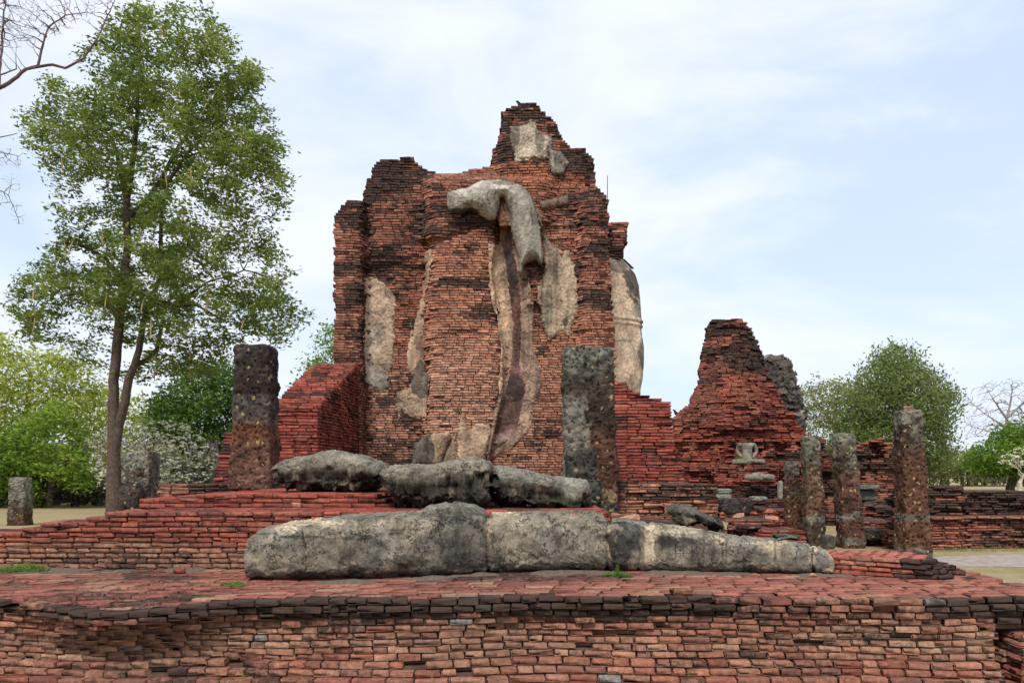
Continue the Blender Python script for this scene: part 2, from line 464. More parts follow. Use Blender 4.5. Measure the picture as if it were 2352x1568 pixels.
# ------------------------------------------------------------------ ground
def ground():
    m, t, b, o = newmat('dry grass ground'); p = geo_pos(t)
    n1 = noise_node(t, 0.16, 6, 0.6, 0.3, p); n2 = noise_node(t, 2.2, 7, 0.7, 0.2, p); n3 = noise_node(t, 25, 3, 0.7, 0, p)
    c = mixc(t, maprange(t, n1.outputs[0], 0.36, 0.62, 0, 1), (0.40, 0.31, 0.165), (0.25, 0.23, 0.10))
    c = mixc(t, maprange(t, n2.outputs[0], 0.46, 0.66, 0, 0.8), c, (0.46, 0.31, 0.21))
    c = mixc(t, 1.0, c, maprange(t, n3.outputs[0], 0.3, 0.7, 0.6, 1.35), 'MULTIPLY')
    t.links.new(c, b.inputs['Base Color']); bump(t, b, n3.outputs[0], 1.0, 0.05)
    R = 1500
    V = [(-R, -60, 0), (R, -60, 0), (R, R, 0), (-R, R, 0)]
    o = mesh('ground', V, [np.array([(0, 1, 2, 3)])], m, origin=False); o['kind'] = 'structure'
    m2 = mat_plain('grey gravel', (0.30, 0.25, 0.22), 0.35, 5, 0.01)
    pts = [(6.9, 14.5), (7.6, 14.1), (9.5, 13.9), (14, 13.6), (22, 13.2), (22, 15.9), (14, 16.1), (10, 16.2), (8.4, 15.9), (7.3, 15.2)]
    n = len(pts); V = [(x, y, 0.004) for x, y in pts]
    o = mesh('gravel_path', V, [np.array([list(range(n))])], m2, origin=False); o['kind'] = 'structure'
ground()

# ------------------------------------------------------------------ front platform
def g1(x, c, s): return np.exp(-((x - c) / s) ** 2)
def yfront(x, z):
    up = sst(0.15, 0.62, z)
    y = 5.98 - 0.26 * g1(x, -2.75, 0.6) * up + 0.12 * g1(x, -2.6, 0.8) * sst(0.12, 0.3, z) * (1 - sst(0.42, 0.62, z))
    y = y + 0.03 * np.sin(x * 1.3 + 0.6) + 0.03 * np.sin(x * 3.1 + z * 4)
    y = y - 0.05 * (z < 0.24) - 0.035 * (z < 0.19) - 0.05 * (z < 0.14) - 0.05 * (z < 0.09) - 0.03 * sst(0.54, 0.6, z)
    y = y + 0.07 * g1(x, 0.3, 1.0) * g1(z, 0.38, 0.16)
    return y
def zsag(x, z):
    up = min(max(z / 0.5, 0), 1)
    return float((-0.065 * g1(x, -2.75, 0.65) + 0.008 * math.sin(x * 2.1) + 0.006 * math.sin(x * 5.3 + 1) + 0.006 * math.sin(x * 3.3 + z * 9)) * up
                 + 0.03 * g1(x, -2.4, 0.5) * g1(z, 0.22, 0.12) - 0.03 * g1(x, -1.9, 0.35) * g1(z, 0.3, 0.15))
PF = empty('brick_platform', (0, 6.0, 0), 'long low platform of weathered bricks across the whole foreground, its front wall bulging at left', 'platform')
B = Bricks(); Cr = Core()
hc = 0.05
for k in range(14):
    z = k * hc
    xs = np.linspace(-5.6, 3.47, 150)
    front = [(x, float(yfront(x, z)) + random.gauss(0, 0.002)) for x in xs]
    yr = front[-1][1]
    if z >= 0.49:
        e = [front + [(3.55, yr)] + [(3.95 + 0.02 * random.random(), yr + 0.02)],
             [(3.95, yr + 0.02), (4.02, 7.2), (4.12, 8.3)], [(4.12, 8.3), (2.9, 8.4), (-5.6, 8.4)], [(-5.6, 8.4), (-5.6, front[0][1])]]
        edge_bricks(B, e[0], z, hc, (0.11, 0.21), 0.16, 0.010 if z < 0.6 else 0.018, 0.0095, 0.01, zsag)
    else:
        e = [front, [(3.47, yr), (3.49, 6.42)], [(3.49, 6.42), (3.95, 6.46)], [(3.95, 6.46), (4.12, 8.3)], [(4.12, 8.3), (-5.6, 8.4)], [(-5.6, 8.4), (-5.6, front[0][1])]]
        edge_bricks(B, e[0], z, hc, (0.10, 0.21) if z > 0.1 else (0.16, 0.27), 0.16, 0.007, 0.0075, 0.016, zsag)
    for q in e[1:-2]: edge_bricks(B, q, z, hc, (0.14, 0.26), 0.14, 0.015, 0.008, 0.0)
    ring = [p for q in e for p in q]
    r2 = [ring[0]]
    for p in ring[1:]:
        if abs(p[0] - r2[-1][0]) + abs(p[1] - r2[-1][1]) > 1e-3: r2.append(p)
    if abs(r2[0][0] - r2[-1][0]) + abs(r2[0][1] - r2[-1][1]) < 1e-3: r2.pop()
    if k < 12: Cr.prism(inset_poly(r2, 0.026), z + 0.001 - (0.03 if k else 0), z + hc - 0.04)
def bz(C): 
    z = C[:, 2]
    return 0.27 * sst(0.525, 0.60, z) - 0.10 * sst(0.1, 0.3, z) * (1 - sst(0.45, 0.55, z)) + 0.12 * sst(3.35, 3.6, C[:, 0]) + 0.02 * (1 - sst(0, 0.1, z)) - 0.03
def pal_front(C, R):
    n = fbm(C * np.array((0.7, 0.7, 1.6)) + 3, 4)
    a = pick(OLD, R[:, 0]); b2 = pick(TAN, R[:, 0]) * 0.92; c3 = pick(ORG, R[:, 0])
    t = sst(0.45, 0.6, n + 0.35 * g1(C[:, 2], 0.36, 0.14) - 0.12 + (R[:, 2] - .5) * .1)[:, None]
    o = lerp(a, b2, t)
    t2 = sst(0.7, 0.8, R[:, 3])[:, None] * (C[:, 0:1] > 0.2)
    return lerp(o, c3, t2 * 0.8) * (0.86 + 0.24 * R[:, 2:3])
B.build('front_wall', M_BRICK_NEAR, brick_cf(OLD, 0.60, 0.06, (1.5, 1.5, 4.5), 0.93, bz, 1.0, pal_front, 0.008), PF, True, 0.0022, 0.012, 0.0055)
Cr.build('wall_core', M_MORTAR, PF)
# paving on top
B = Bricks()
y = 5.9; row = 0
while y < 8.3:
    d = random.uniform(0.11, 0.17)
    x = -5.6 + random.random() * 0.2
    while x < 3.95 + (y - 6) * 0.06:
        l = random.uniform(0.17, 0.32)
        yy = y + d / 2
        if yy - d * 0.5 > yfront(x + l / 2, 0.68) + 0.06:
            zz = 0.70 - 0.02 + zsag(x + l / 2, 0.7) * max(0, 1 - (yy - 6) / 0.9) + random.gauss(0, 0.0022)
            B.add((x + l / 2, yy, zz), (l / 2 - 0.004, d / 2 - 0.004, 0.02), random.gauss(0, 0.02))
        x += l
    y += d
def bpave(C): return 0.10 * g1(C[:, 1], 6.15, 0.3) - 0.26 * g1(C[:, 0], -1.9, 0.8) * g1(C[:, 1], 7.0, 0.4) - 0.2 * sst(0.6, 2.2, C[:, 0]) - 0.02
B.build('paving', M_BRICK_NEAR, brick_cf(OLD, 0.57, 0.10, (1.1, 1.4, 1), 0.72, bpave, 7.0,
        lambda C, R: lerp(lerp(pick(PURP, R[:, 0]) * 0.85, pick(TAN, R[:, 0]) * 0.9, (R[:, 3:4] > 0.72) * 1.0), np.array((0.36, 0.115, 0.075)),
                          np.clip(g1(C[:, 0], -1.9, 0.7) * g1(C[:, 1], 7.0, 0.45) + 0.85 * sst(0.8, 2.2, C[:, 0]) * sst(0.3, 0.6, R[:, 2]), 0, 1)[:, None] * 0.75)),
        PF, True, 0.0015, 0.006, 0.005)
V = []; fc = []
for x, y in ((-5.6, 6.95), (3.95, 6.95), (4.1, 8.35), (-5.6, 8.35)): V.append((x, y, 0.68))
mesh('paving_bed', V, [np.array([(0, 1, 2, 3)])], M_MORTAR, PF)
# lower pier at right corner
B = Bricks(); Cr = Core()
for k in range(9):
    z = k * hc
    course(B, Cr, [[(3.62, 5.88), (4.6, 5.9)], [(4.6, 5.9), (4.6, 6.44)], [(4.6, 6.44), (3.62, 6.42)], [(3.62, 6.42), (3.62, 5.88)]], z, hc, 0.05, Lr=(0.15, 0.26), jit=0.013, gap=0.009)
B.build('corner_pier', M_BRICK_NEAR, brick_cf(OLD, 0.60, 0.06, (2, 2, 4), 0.93, None, 4.0, None, 0.03), PF, True, 0.003, 0.012, 0.008)
Cr.build('pier_core', M_MORTAR, PF)

# ------------------------------------------------------------------ red stepped terrace at left / middle
TB = empty('brick_terrace', (-2, 8.2, 0.7), 'bright red brick terrace rising in steps behind the left half of the platform', 'terrace')
B = Bricks(); Cr = Core(); h = 0.0486
Y0 = 7.75
for k in range(11):
    z = 0.7 + k * h
    xl = {10: XU(241, Y0), 9: XU(196, Y0), 8: XU(91, Y0), 7: XU(52, Y0)}.get(k, -5.7)
    yb = Y0 + 0.62
    off = random.gauss(0, 0.006) - (0.02 if k < 2 else 0) * random.random()
    fr = [(x, Y0 + off + 0.012 * math.sin(x * 2.3 + k * 0.2)) for x in np.arange(xl, 0.93, 0.12)] + [(0.93, Y0 + off)]
    e = [fr, [(0.93, Y0 + off), (0.95, 9.6)], [(0.95, 9.6), (-3.6, 9.6)], [(-3.6, 9.6), (-3.6, yb)], [(-3.6, yb), (xl, yb)], [(xl, yb), (xl, fr[0][1])]]
    if xl > -3.62: e = [fr, e[1], [(0.95, 9.6), (xl, 9.6)], [(xl, 9.6), (xl, fr[0][1])]]
    course(B, Cr, e, z, h, 0.03, Lr=(0.15, 0.28) if k > 3 else (0.12, 0.22), jit=0.006, gap=0.0085, D=0.18, miss=0.006)
def bt(C): return 0.10 * (1 - sst(0.75, 0.9, C[:, 2])) - 0.03
def pal_t(C, R):
    m = sst(0.86, 0.99, C[:, 2] + 0.05 * np.sin(C[:, 0] * 2) + (R[:, 2] - .5) * 0.08)[:, None]
    return lerp(pick(TAN, R[:, 0]) * 0.85, pick(RED, R[:, 0]), m)
B.build('lower_step', M_BRICK_NEAR, brick_cf(RED, 0.63, 0.05, (1.6, 1.6, 3.5), 0.85, bt, 2.0, pal_t), TB, True, 0.0024, 0.007, 0.007)
Cr.build('lower_core', M_MORTAR_RED, TB)
B = Bricks(); Cr = Core(); Y1 = 8.6
for k in range(3):
    z = 1.2346 + k * h
    xl = XU(450 if k == 2 else 318, Y1); xr = XU(905 - 12 * k + random.uniform(-15, 15), Y1)
    off = random.gauss(0, 0.006)
    course(B, Cr, [[(xl, Y1 + off), (xr, Y1 + off)], [(xr, Y1 + off), (xr, 12.6)], [(xr, 12.6), (xl, 12.6)], [(xl, 12.6), (xl, Y1 + off)]], z, h, 0.03,
           Lr=(0.18, 0.36), jit=0.008, gap=0.007, D=0.2)
B.build('upper_step', M_BRICK_NEAR, brick_cf(RED, 0.60, 0.05, (1.6, 1.6, 3.5), 0.85, None, 9.0), TB, True, 0.0018, 0.006, 0.005)
Cr.build('upper_core', M_MORTAR_RED, TB)
# tops: rows of bricks laid on the terrace surfaces
B = Bricks()
def pave(B, x0, x1, y0, y1, z, lr=(0.18, 0.32), dr=(0.11, 0.17)):
    y = y0
    while y < y1:
        d = random.uniform(*dr); x = x0 + random.random() * 0.1
        while x < x1 - 0.05:
            l = min(random.uniform(*lr), x1 - x)
            B.add((x + l / 2, y + d / 2, z - 0.014 + random.gauss(0, 0.002)), (l / 2 - 0.004, d / 2 - 0.004, 0.018), random.gauss(0, 0.02)); x += l
        y += d
pave(B, -3.6, 0.9, Y0 + 0.17, 8.58, 0.7 + 11 * h)
PB2 = Bricks(); pave(PB2, XU(455, Y1), XU(880, Y1), Y1 + 0.2, 12.4, 1.2346 + 3 * h)
PB2.build('upper_paving', M_BRICK_NEAR, brick_cf(RED, 0.58, 0.08, (1.6, 1.6, 3.5), 0.6, None, 6.0), TB, True, 0.0015, 0.006, 0.005)
B.build('lower_paving', M_BRICK_NEAR, brick_cf(RED, 0.58, 0.08, (1.6, 1.6, 3.5), 0.6, None, 5.0), TB, True, 0.0015, 0.006, 0.005)

# rear floor that carries pillars and tower
FL = empty('temple_floor', (-0.5, 12, 0), 'flat brick floor behind the fallen stones carrying the tall ruin', 'floor')
FL['kind'] = 'structure'
Cr = Core(); Cr.prism([(-3.2, 9.62), (0.6, 9.62), (0.6, 17), (-3.2, 17)], 0, 1.2)
Cr.prism([(0.97, 8.1), (2.12, 8.1), (3.0, 11.9), (2.9, 17), (0.62, 17), (0.62, 9.65), (0.97, 9.62)], 0, 0.94)
Cr.build('floor_bed', M_MORTAR_RED, FL)
B = Bricks()
for k in range(19):
    for q in ([(0.97, 8.1), (2.12, 8.1)], [(2.12, 8.1), (3.0, 11.9)], [(3.0, 11.9), (2.9, 16)], [(-3.2, 17), (-3.2, 9.62)]): edge_bricks(B, q, k * 0.0495, 0.0495, (0.16, 0.3), 0.12, 0.01, 0.009)
B.build('floor_edge', M_BRICK, brick_cf(OLD, 0.55, 0.1, (1.5, 1.5, 3), 0.9, None, 8.5), FL, True, 0.002, 0.01, 0.006)
B = Bricks(); pave(B, -3.1, 0.5, 9.65, 16, 1.235, (0.2, 0.34), (0.14, 0.2)); pave(B, 1.0, 2.1, 8.1, 12, 0.965, (0.2, 0.34), (0.14, 0.2))
B.build('floor_paving', M_BRICK, brick_cf(OLD, 0.55, 0.1, (1, 1, 1), 0.6, None, 5.5), FL, True, 0.002, 0.01, 0.006)

# ------------------------------------------------------------------ small red plinth at right
PL = empty('brick_plinth', (3.2, 7.4, 0.7), 'small red brick plinth of four stepped courses at the end of the stucco leg', 'plinth')
B = Bricks(); Cr = Core(); hp = 0.0425
for k in range(4):
    z = 0.7 + k * hp; s = (3 - k) * 0.045 + random.gauss(0, 0.006)
    a = (2.6, 7.55 - s * 0.5); b_ = (3.42 + s, 6.93 - s * 0.3); b2 = (3.60 + s, 7.02 - s * 0.2); c = (3.80 + s * 0.6, 7.75); d = (2.6, 7.85)
    course(B, Cr, [[a, b_], [b_, b2], [b2, c], [c, d], [d, a]], z, hp, 0.03, Lr=(0.12, 0.24), jit=0.006, gap=0.006, D=0.15)
def bp(C): return 0.34 * sst(3.30, 3.5, C[:, 0]) * (C[:, 2] < 0.9) - 0.05
B.build('plinth_bricks', M_BRICK_NEAR, brick_cf(RED, 0.60, 0.08, (3, 3, 6), 0.9, bp, 12.0, lambda C, R: lerp(pick(RED, R[:, 0]), pick(ORG, R[:, 0]), (R[:, 3:4] > 0.7) * 1.0)), PL, True, 0.0022, 0.01, 0.006)
Cr.build('plinth_core', M_MORTAR_RED, PL)
B = Bricks()
for i in range(30):
    for j in range(8):
        x = 2.62 + i * 0.14 * 0 + (i + (j % 2) * 0.5) * 0.13; y = 6.98 + j * 0.11
        yl = np.interp(x, [2.6, 3.42, 3.60], [7.55, 6.93, 7.02]) + 0.13
        if y > yl and x < 3.55 + (y - 7) * 0.2 and y < 7.82:
            B.add((x, y, 0.7 + 4 * hp - 0.016 + random.gauss(0, 0.001)), (0.06, 0.05, 0.017), random.gauss(0, 0.03))
B.build('plinth_top', M_BRICK_NEAR, brick_cf(RED, 0.7, 0.08, (3, 3, 6), 0.6, None, 2.0, lambda C, R: np.tile((0.38, 0.12, 0.085), (len(C), 1)) * (0.8 + 0.4 * R[:, 0:1])), PL, True, 0.0015, 0.01, 0.005)
# a low dark brick slab jutting out behind the plinth
SL = Bricks(); SC = Core()
for k in range(2):
    course(SL, SC, [[(3.66, 7.35), (3.98 - 0.1 * k, 7.25)], [(3.98 - 0.1 * k, 7.25), (4.02 - 0.1 * k, 7.62)], [(4.02 - 0.1 * k, 7.62), (3.66, 7.7)], [(3.66, 7.7), (3.66, 7.35)]], 0.7 + k * 0.045, 0.045, 0.02, D=0.12, Lr=(0.12, 0.2))
SR = empty('brick_slab', (3.85, 7.45, 0.7), 'little two course slab of black stained bricks behind the red plinth', 'brick slab')
SL.build('slab_bricks', M_BRICK_NEAR, brick_cf(OLD, 0.4, 0.1), SR, True, 0.003, 0.01, 0.007); SC.build('slab_core', M_MORTAR, SR)

# ------------------------------------------------------------------ profile-based ruined masonry
def masonry(root, name, prof, YB, dfun, zmin, h, thick, cf, mat, core_mat, Lr=(0.18, 0.3), jit=0.02, gap=0.012, D=0.16, ragged=3.0, step=8,
            backf=None, miss=0.004, tilt=0.008, mj=0.004, chf=0.01, sides=True, smp=4.0, cinset=0.07):
    pu = np.array([p[0] for p in prof], float); pv = np.array([p[1] for p in prof], float)
    B = Bricks(); Cr = Core()
    zmax = ZV(pv.min(), YB); z = zmin; k = 0
    while z < zmax:
        v = HV - (z + h * 0.5 - CZ) * F / YB
        us = np.arange(pu[0], pu[-1] + 0.1, smp / 2)
        T = np.interp(us, pu, pv)
        ok = v > T
        i = 0
        while i < len(us):
            if not ok[i]: i += 1; continue
            j = i
            while j + 1 < len(us) and ok[j + 1]: j += 1
            a = us[i] + random.uniform(-ragged, ragged) ; b = us[j] + random.uniform(-ragged, ragged)
            if b - a > 10:
                uu = np.arange(a, b, step); uu = np.append(uu[:-1] if b - uu[-1] < step * 0.5 else uu, b)
                Y = np.full(len(uu), YB, float)
                for _ in range(2): Y = YB - dfun(uu, HV - (z - CZ) * F / Y)
                off = random.gauss(0, 0.004)
                fr = [(XU(q, yy), yy + off) for q, yy in zip(uu, Y)]
                bk = YB + (thick if backf is None else backf(z))
                xl, xr = fr[0][0], fr[-1][0]
                dp = bk - fr[0][1]; xlb = xl + max(0, xl / fr[0][1]) * dp; xrb = xr + min(0, xr / fr[-1][1]) * (bk - fr[-1][1])
                if xrb < xlb + 0.3: xrb = xlb + 0.3
                e = [fr, [fr[-1], (xrb, bk)], [(xrb, bk), (xlb, bk)], [(xlb, bk), fr[0]]]
                for m_, q in enumerate(e):
                    if m_ == 2 or (m_ and not sides): continue
                    edge_bricks(B, q, z, h, Lr, D, jit if m_ == 0 else jit * 0.7, gap, miss)
                fx = np.maximum.accumulate(np.array([q[0] for q in fr])); fy = np.array([q[1] for q in fr])
                pd = np.pad(fy, 1, mode='edge'); fy = np.maximum(np.maximum(pd[:-2], pd[2:]), fy) + cinset
                fx = np.clip(fx, fx[0] + cinset, fx[-1] - cinset); kp = np.r_[True, np.diff(fx) > 0.004]; fx, fy = fx[kp], fy[kp]
                if len(fx) > 1: Cr.prism(list(zip(fx, fy)) + [(xrb - cinset, bk - cinset), (xlb + cinset, bk - cinset)], z + 0.001, z + h - 0.004)
            i = j + 1
        z += h; k += 1
    B.build(name, mat, cf, root, True, mj, tilt, chf)
    Cr.build(name + '_core', core_mat, root)

# main ruin
TP = [(764,840),(767,509),(784,487),(799,472),(830,466),(835,439),(850,406),(863,380),(881,371),(942,369),(953,377),(975,390),(989,399),(1037,400),(1055,402),
      (1077,393),(1110,387),(1126,384),(1132,347),(1147,322),(1150,296),(1152,265),(1172,256),(1202,249),(1225,246),(1240,256),(1260,278),(1277,289),(1282,307),
      (1297,333),(1311,347),(1339,347),(1361,369),(1366,391),(1370,439),(1380,450),(1394,461),(1398,520),(1403,659),(1412,769),(1418,1100)]
TP[0] = (764, 1100) if False else TP[0]
TY = 16.0
RXv = [516, 560, 700, 850, 960, 1060]
def bodyL(v): return np.interp(v, [516, 560, 700, 850, 960, 1060, 1200], [1000, 988, 976, 985, 978, 985, 985])
def bodyR(v): return np.interp(v, [500, 540, 620, 700, 800, 900, 1000, 1060, 1200], [1150, 1140, 1130, 1140, 1156, 1156, 1134, 1122, 1118])
def drel(u, v):
    u = np.asarray(u, float); v = np.asarray(v, float)
    d = np.zeros(np.broadcast(u, v).shape)
    d = d + 0.42 * (1 - sst(832, 842, u)) * sst(455, 466, v)
    d = np.where((v < 640) & (u < 1000) & (u > 836), d + 0.16 * (1 - sst(560, 640, v)) * (1 - sst(960, 1000, u)), d)
    top = np.interp(u, [985, 1000, 1110, 1150], [556, 550, 517, 520])
    sh = sst(960, 990, u) * (1 - sst(1240, 1300, u)) * (v < top)
    d = np.maximum(d, 0.40 * sh * sst(380, 420, v))
    bl, br = bodyL(v), bodyR(v); mid = (bl + br) / 2; hw = (br - bl) / 2
    t = np.clip(1 - ((u - mid) / hw) ** 2, 0, 1)
    inb = (u > bl) & (u < br) & (v >= top)
    d = np.where(inb, 0.19 + 0.12 * np.clip(t * 1.8, 0, 1) ** 0.5 + 0.03 * t, d)
    d = np.maximum(d, 0.20 * sst(0, 14, u - br - 38) * (v > 500))
    d = np.maximum(d, 0.40 * sst(1318, 1336, u) * sst(380, 470, v))
    d = np.maximum(d, 0.22 * (v <= 500) * sst(1120, 1160, u))
    # band column under the broken wrist
    d = np.maximum(d, 0.34 * ((u > 1212) & (u < 1243) & (v > 600) & (v < 700)))
    return d
def dn(u, v):
    p = np.stack([np.asarray(u, float) / 38.0, np.asarray(v, float) / 30.0, np.zeros(np.shape(u))], -1)
    return drel(u, v) + (fbm(p, 3) - 0.5) * 0.12
RU = empty('temple_ruin', (0.2, 17, 0.9), 'tallest brick ruin with worn stucco remains of a walking figure on its front', 'ruin')
def tb(C):
    u, v = to_uv(C)
    b = 0.06 * (1 - sst(440, 600, v)) + 0.10 * g1(u, 895, 50) * (1 - sst(390, 450, v)) + 0.10 * sst(1325, 1345, u) * (1 - sst(520, 640, v)) + 0.1 * g1(v, 370, 25) * (u > 1280)
    b = b + 0.05 * ((u > 840) & (u < 985)) - 0.12 * ((u > bodyL(v)) & (u < bodyR(v)) & (v > 540)) - 0.07 * (v > 760) + 0.05 * ((u < 985) & (v > 850))
    b = b + 0.05 * (u < 836) * (v < 700) - 0.22 * g1(u, 1235, 45) * g1(v, 395, 35)
    t = np.interp(u, [840, 985, 1110], [600, 556, 517]); b = b + 0.22 * g1(v, t - 10, 16) * (u < 1130) * (u > 840)
    b = b + 0.2 * g1(v, 655, 14) * (u > 985) * (u < 1140) + 0.1 * g1(v, 715, 22) * (u > 975) * (u < 1150)
    b = b + 0.12 * g1(v, 960, 40) * g1(u, 900, 60) + 0.03
    return b
def tpal(C, R):
    u, v = to_uv(C)
    n = (fbm(C * 0.9 + 2, 4) - 0.5) * 60
    body = ((u > bodyL(v)) & (u < bodyR(v)) & (v > 530))[:, None] * 1.0
    low = sst(740, 860, v + n)[:, None] * (u > 836)[:, None]
    redz = np.clip(g1(u, 1235, 70) * g1(v, 400, 45), 0, 1)[:, None]
    c = pick(OLD, R[:, 0]) * 0.86
    c = lerp(c, pick(ORG, R[:, 0]) * 1.15, body * 0.9)
    c = lerp(c, pick(TAN, R[:, 0]) * 1.25, low * (0.85 - 0.3 * (1 - body)))
    c = lerp(c, pick(ORG, R[:, 0]) * np.array((1.0, 0.75, 0.6)), redz)
    c = lerp(c, pick(ORG, R[:, 0]) * 0.92, (u > 1245)[:, None] * (v > 640)[:, None] * 0.7)
    c = lerp(c, pick(OLD, R[:, 0]) * np.array((0.8, 0.7, 0.66)), ((u < 985) & (u > 836) & (v < 850))[:, None] * 0.6) * 1.12
    return c
masonry(RU, 'ruin_bricks', [(763, 1120)] + [(764.5, 838)] + TP[1:], TY, dn, 0.9, 0.050, 2.1,
        brick_cf(OLD, 0.585, 0.07, (1.7, 1.7, 3.8), 0.95, tb, 20.0, tpal), M_BRICK, M_MORTAR_TAN, Lr=(0.12, 0.24), jit=0.006, gap=0.010, D=0.2, ragged=3.5, cinset=0.035,
        backf=lambda z: 2.1 - 0.10 * z, miss=0.005, tilt=0.003, mj=0.0018, chf=0.005)

# low red wing at left of the ruin: sloping ruined top, inner face turning back to the ruin
WL = empty('side_wall', (-3.8, 14.5, 0.9), 'red brick side wall with sloping stepped top at the left foot of the tall ruin', 'wall')
B = Bricks(); Cr = Core(); h = 0.052; z = 0.9; k = 0
while z < 3.62:
    yf = 13.2 if z < 2.62 else 13.2 + (z - 2.62) / 1.0 * 2.7
    yf = 13.2 if z < 2.62 else float(np.interp(z, [2.62, 3.2, 3.64], [13.25, 14.6, 15.6]))
    xl = float(np.interp(z, [0.9, 1.42, 1.43, 1.63, 1.88, 2.24, 2.26, 2.62, 3.2, 3.64], [-4.78, -4.78, -4.76, -4.74, -4.66, -4.58, -4.3, -3.85, -3.82, -3.68]))
    r = random.gauss(0, 0.012); xl += r; yf += random.gauss(0, 0.01)
    xr0 = np.interp(yf, [13.2, 16], [-3.10, -2.84])
    course(B, Cr, [[(xl, yf), (xr0, yf)], [(xr0, yf), (-2.84, 16)], [(-2.84, 16), (xl, 16)], [(xl, 16), (xl, yf)]], z, h, 0.05, Lr=(0.18, 0.32), jit=0.01, gap=0.01, D=0.24)
    z += h
def bw(C): return 0.30 * g1(C[:, 2], 1.45, 0.25) * g1(C[:, 1], 14.4, 0.9) * (C[:, 0] > -3.2) + 0.05 * (C[:, 0] > -3.15) + 0.2 * g1(C[:, 2], 1.6, 0.12) * (C[:, 0] < -4.3) + 0.16 * g1(C[:, 2], 2.9, 0.12) * g1(C[:, 1], 13.9, 0.4)  # the constant step darkens the inner right-facing face as painted shade
B.build('side_wall_bricks', M_BRICK, brick_cf(RED, 0.64, 0.06, (1.2, 1.2, 2.5), 0.88, bw, 31.0), WL, True, 0.003, 0.008, 0.008)
Cr.build('side_wall_core', M_MORTAR_RED, WL)
# right wing
WR = empty('side_wall', (2.3, 13.8, 0.0), 'red brick side wall on a darker brick footing at the right foot of the tall ruin', 'wall')
def dflat(u, v): return np.zeros(np.broadcast(u, v).shape)
def bwr(C): return 0.10 * (C[:, 2] > 2.75) + 0.05 - 0.1 * g1(C[:, 2], 2.2, 0.4)
masonry(WR, 'side_wall_bricks', [(1405, 874), (1419, 874), (1436, 884), (1451, 894), (1469, 901), (1495, 911), (1520, 917), (1542, 923), (1546, 964), (1552, 1029), (1564, 1042), (1572, 1100)], 13.5, dflat,
        1.36, 0.052, 1.6, brick_cf(RED, 0.66, 0.06, (1.2, 1.2, 2.5), 0.88, bwr, 41.0), M_BRICK, M_MORTAR_RED, Lr=(0.2, 0.36), jit=0.008, gap=0.009, D=0.25, ragged=2, step=30, mj=0.003, chf=0.008, smp=3)
def bwf(C): return 0.30 * (C[:, 2] > 1.22) - 0.12 * (C[:, 2] < 1.2)
masonry(WR, 'wall_footing', [(1405, 1106), (1649, 1108), (1651, 1240)], 12.0, dflat, 0.0, 0.048, 1.4,
        brick_cf(ORG, 0.58, 0.08, (1.5, 1.5, 3), 0.9, bwf, 44.0), M_BRICK, M_MORTAR, Lr=(0.17, 0.3), jit=0.014, gap=0.009, D=0.2, ragged=3, step=30, smp=3)

# low dark wall left of the red wing
LW = empty('low_wall', (-4.9, 14, 0), 'low black stained brick wall left of the tall laterite pillar', 'wall')
masonry(LW, 'low_wall_bricks', [(364, 1112), (420, 1109), (428, 1112), (540, 1110)], 13.0, dflat, 0.0, 0.055, 0.6,
        brick_cf(OLD, 0.45, 0.1, (1.5, 1.5, 3), 0.9, None, 46.0), M_BRICK, M_MORTAR, Lr=(0.18, 0.3), jit=0.014, gap=0.01, D=0.2, ragged=3, step=30, smp=3)

# ------------------------------------------------------------------ second ruin (right, farther)
R2 = empty('temple_ruin', (8.4, 31, 0), 'distant pyramid shaped red brick ruin with a small dark hole near its top', 'ruin')
P2 = [(1545,1105),(1547,963),(1558,945),(1584,924),(1595,893),(1604,872),(1606,836),(1611,809),(1617,774),(1624,726),(1637,715),(1694,714),(1712,726),(1729,746),(1743,779),
      (1756,818),(1769,862),(1791,897),(1802,932),(1826,950),(1833,972),(1852,994),(1884,1006),(1896,1008),(1897,1044),(1912,1046),(1914,1105),(1930,1110),(1932,1200)]
def d2(u, v):
    u = np.asarray(u, float); v = np.asarray(v, float)
    c = 1690.0
    d = -1.6 * (1 - sst(700, 960, v)) + 0.0 * u
    d = d - 0.25 * (1 - sst(1600, 1640, u)) * (v < 960) + 0.35 * g1(u, 1700, 60) * (v < 990)
    d = np.where(v > 1012, 0.35, d)
    pil = ((v > 1016) & (v < 1040)) * (((u > 1577) & (u < 1598)) | ((u > 1640) & (u < 1652)) | ((u > 1760) & (u < 1772)) | ((u > 1805) & (u < 1832)) | ((u > 1858) & (u < 1875)))
    d = d - 0.28 * ((v > 1016) & (v < 1041)) + 0.22 * pil
    d = np.where(v > 1041, 0.42, d); d = np.where((v > 1066) & (v <= 1084), 0.7, d); d = np.where(v > 1084, 0.5, d)
    pr = (u > 1656) & (u < 1742)
    d = np.where(pr & (v > 1012) & (v < 1068), 0.5, d)
    d = np.where(pr & (u > 1684) & (u < 1738) & (v > 1014) & (v < 1062), 0.12, d)
    d = np.where((u > 1640) & (u < 1790) & (v >= 1068), 1.35, d)
    d = np.where((u > 1675) & (u < 1765) & (v > 1104), 1.5, d)
    d = np.where(v > 1120, np.maximum(d, 1.2), d)
    # hole
    d = np.where((u > 1671) & (u < 1686) & (v > 729) & (v < 746), -3.2, d)
    return d
def d2n(u, v):
    p = np.stack([np.asarray(u, float) / 22.0, np.asarray(v, float) / 16.0, np.zeros(np.shape(u)) + 9], -1)
    return d2(u, v) + (fbm(p, 3) - 0.5) * 0.3
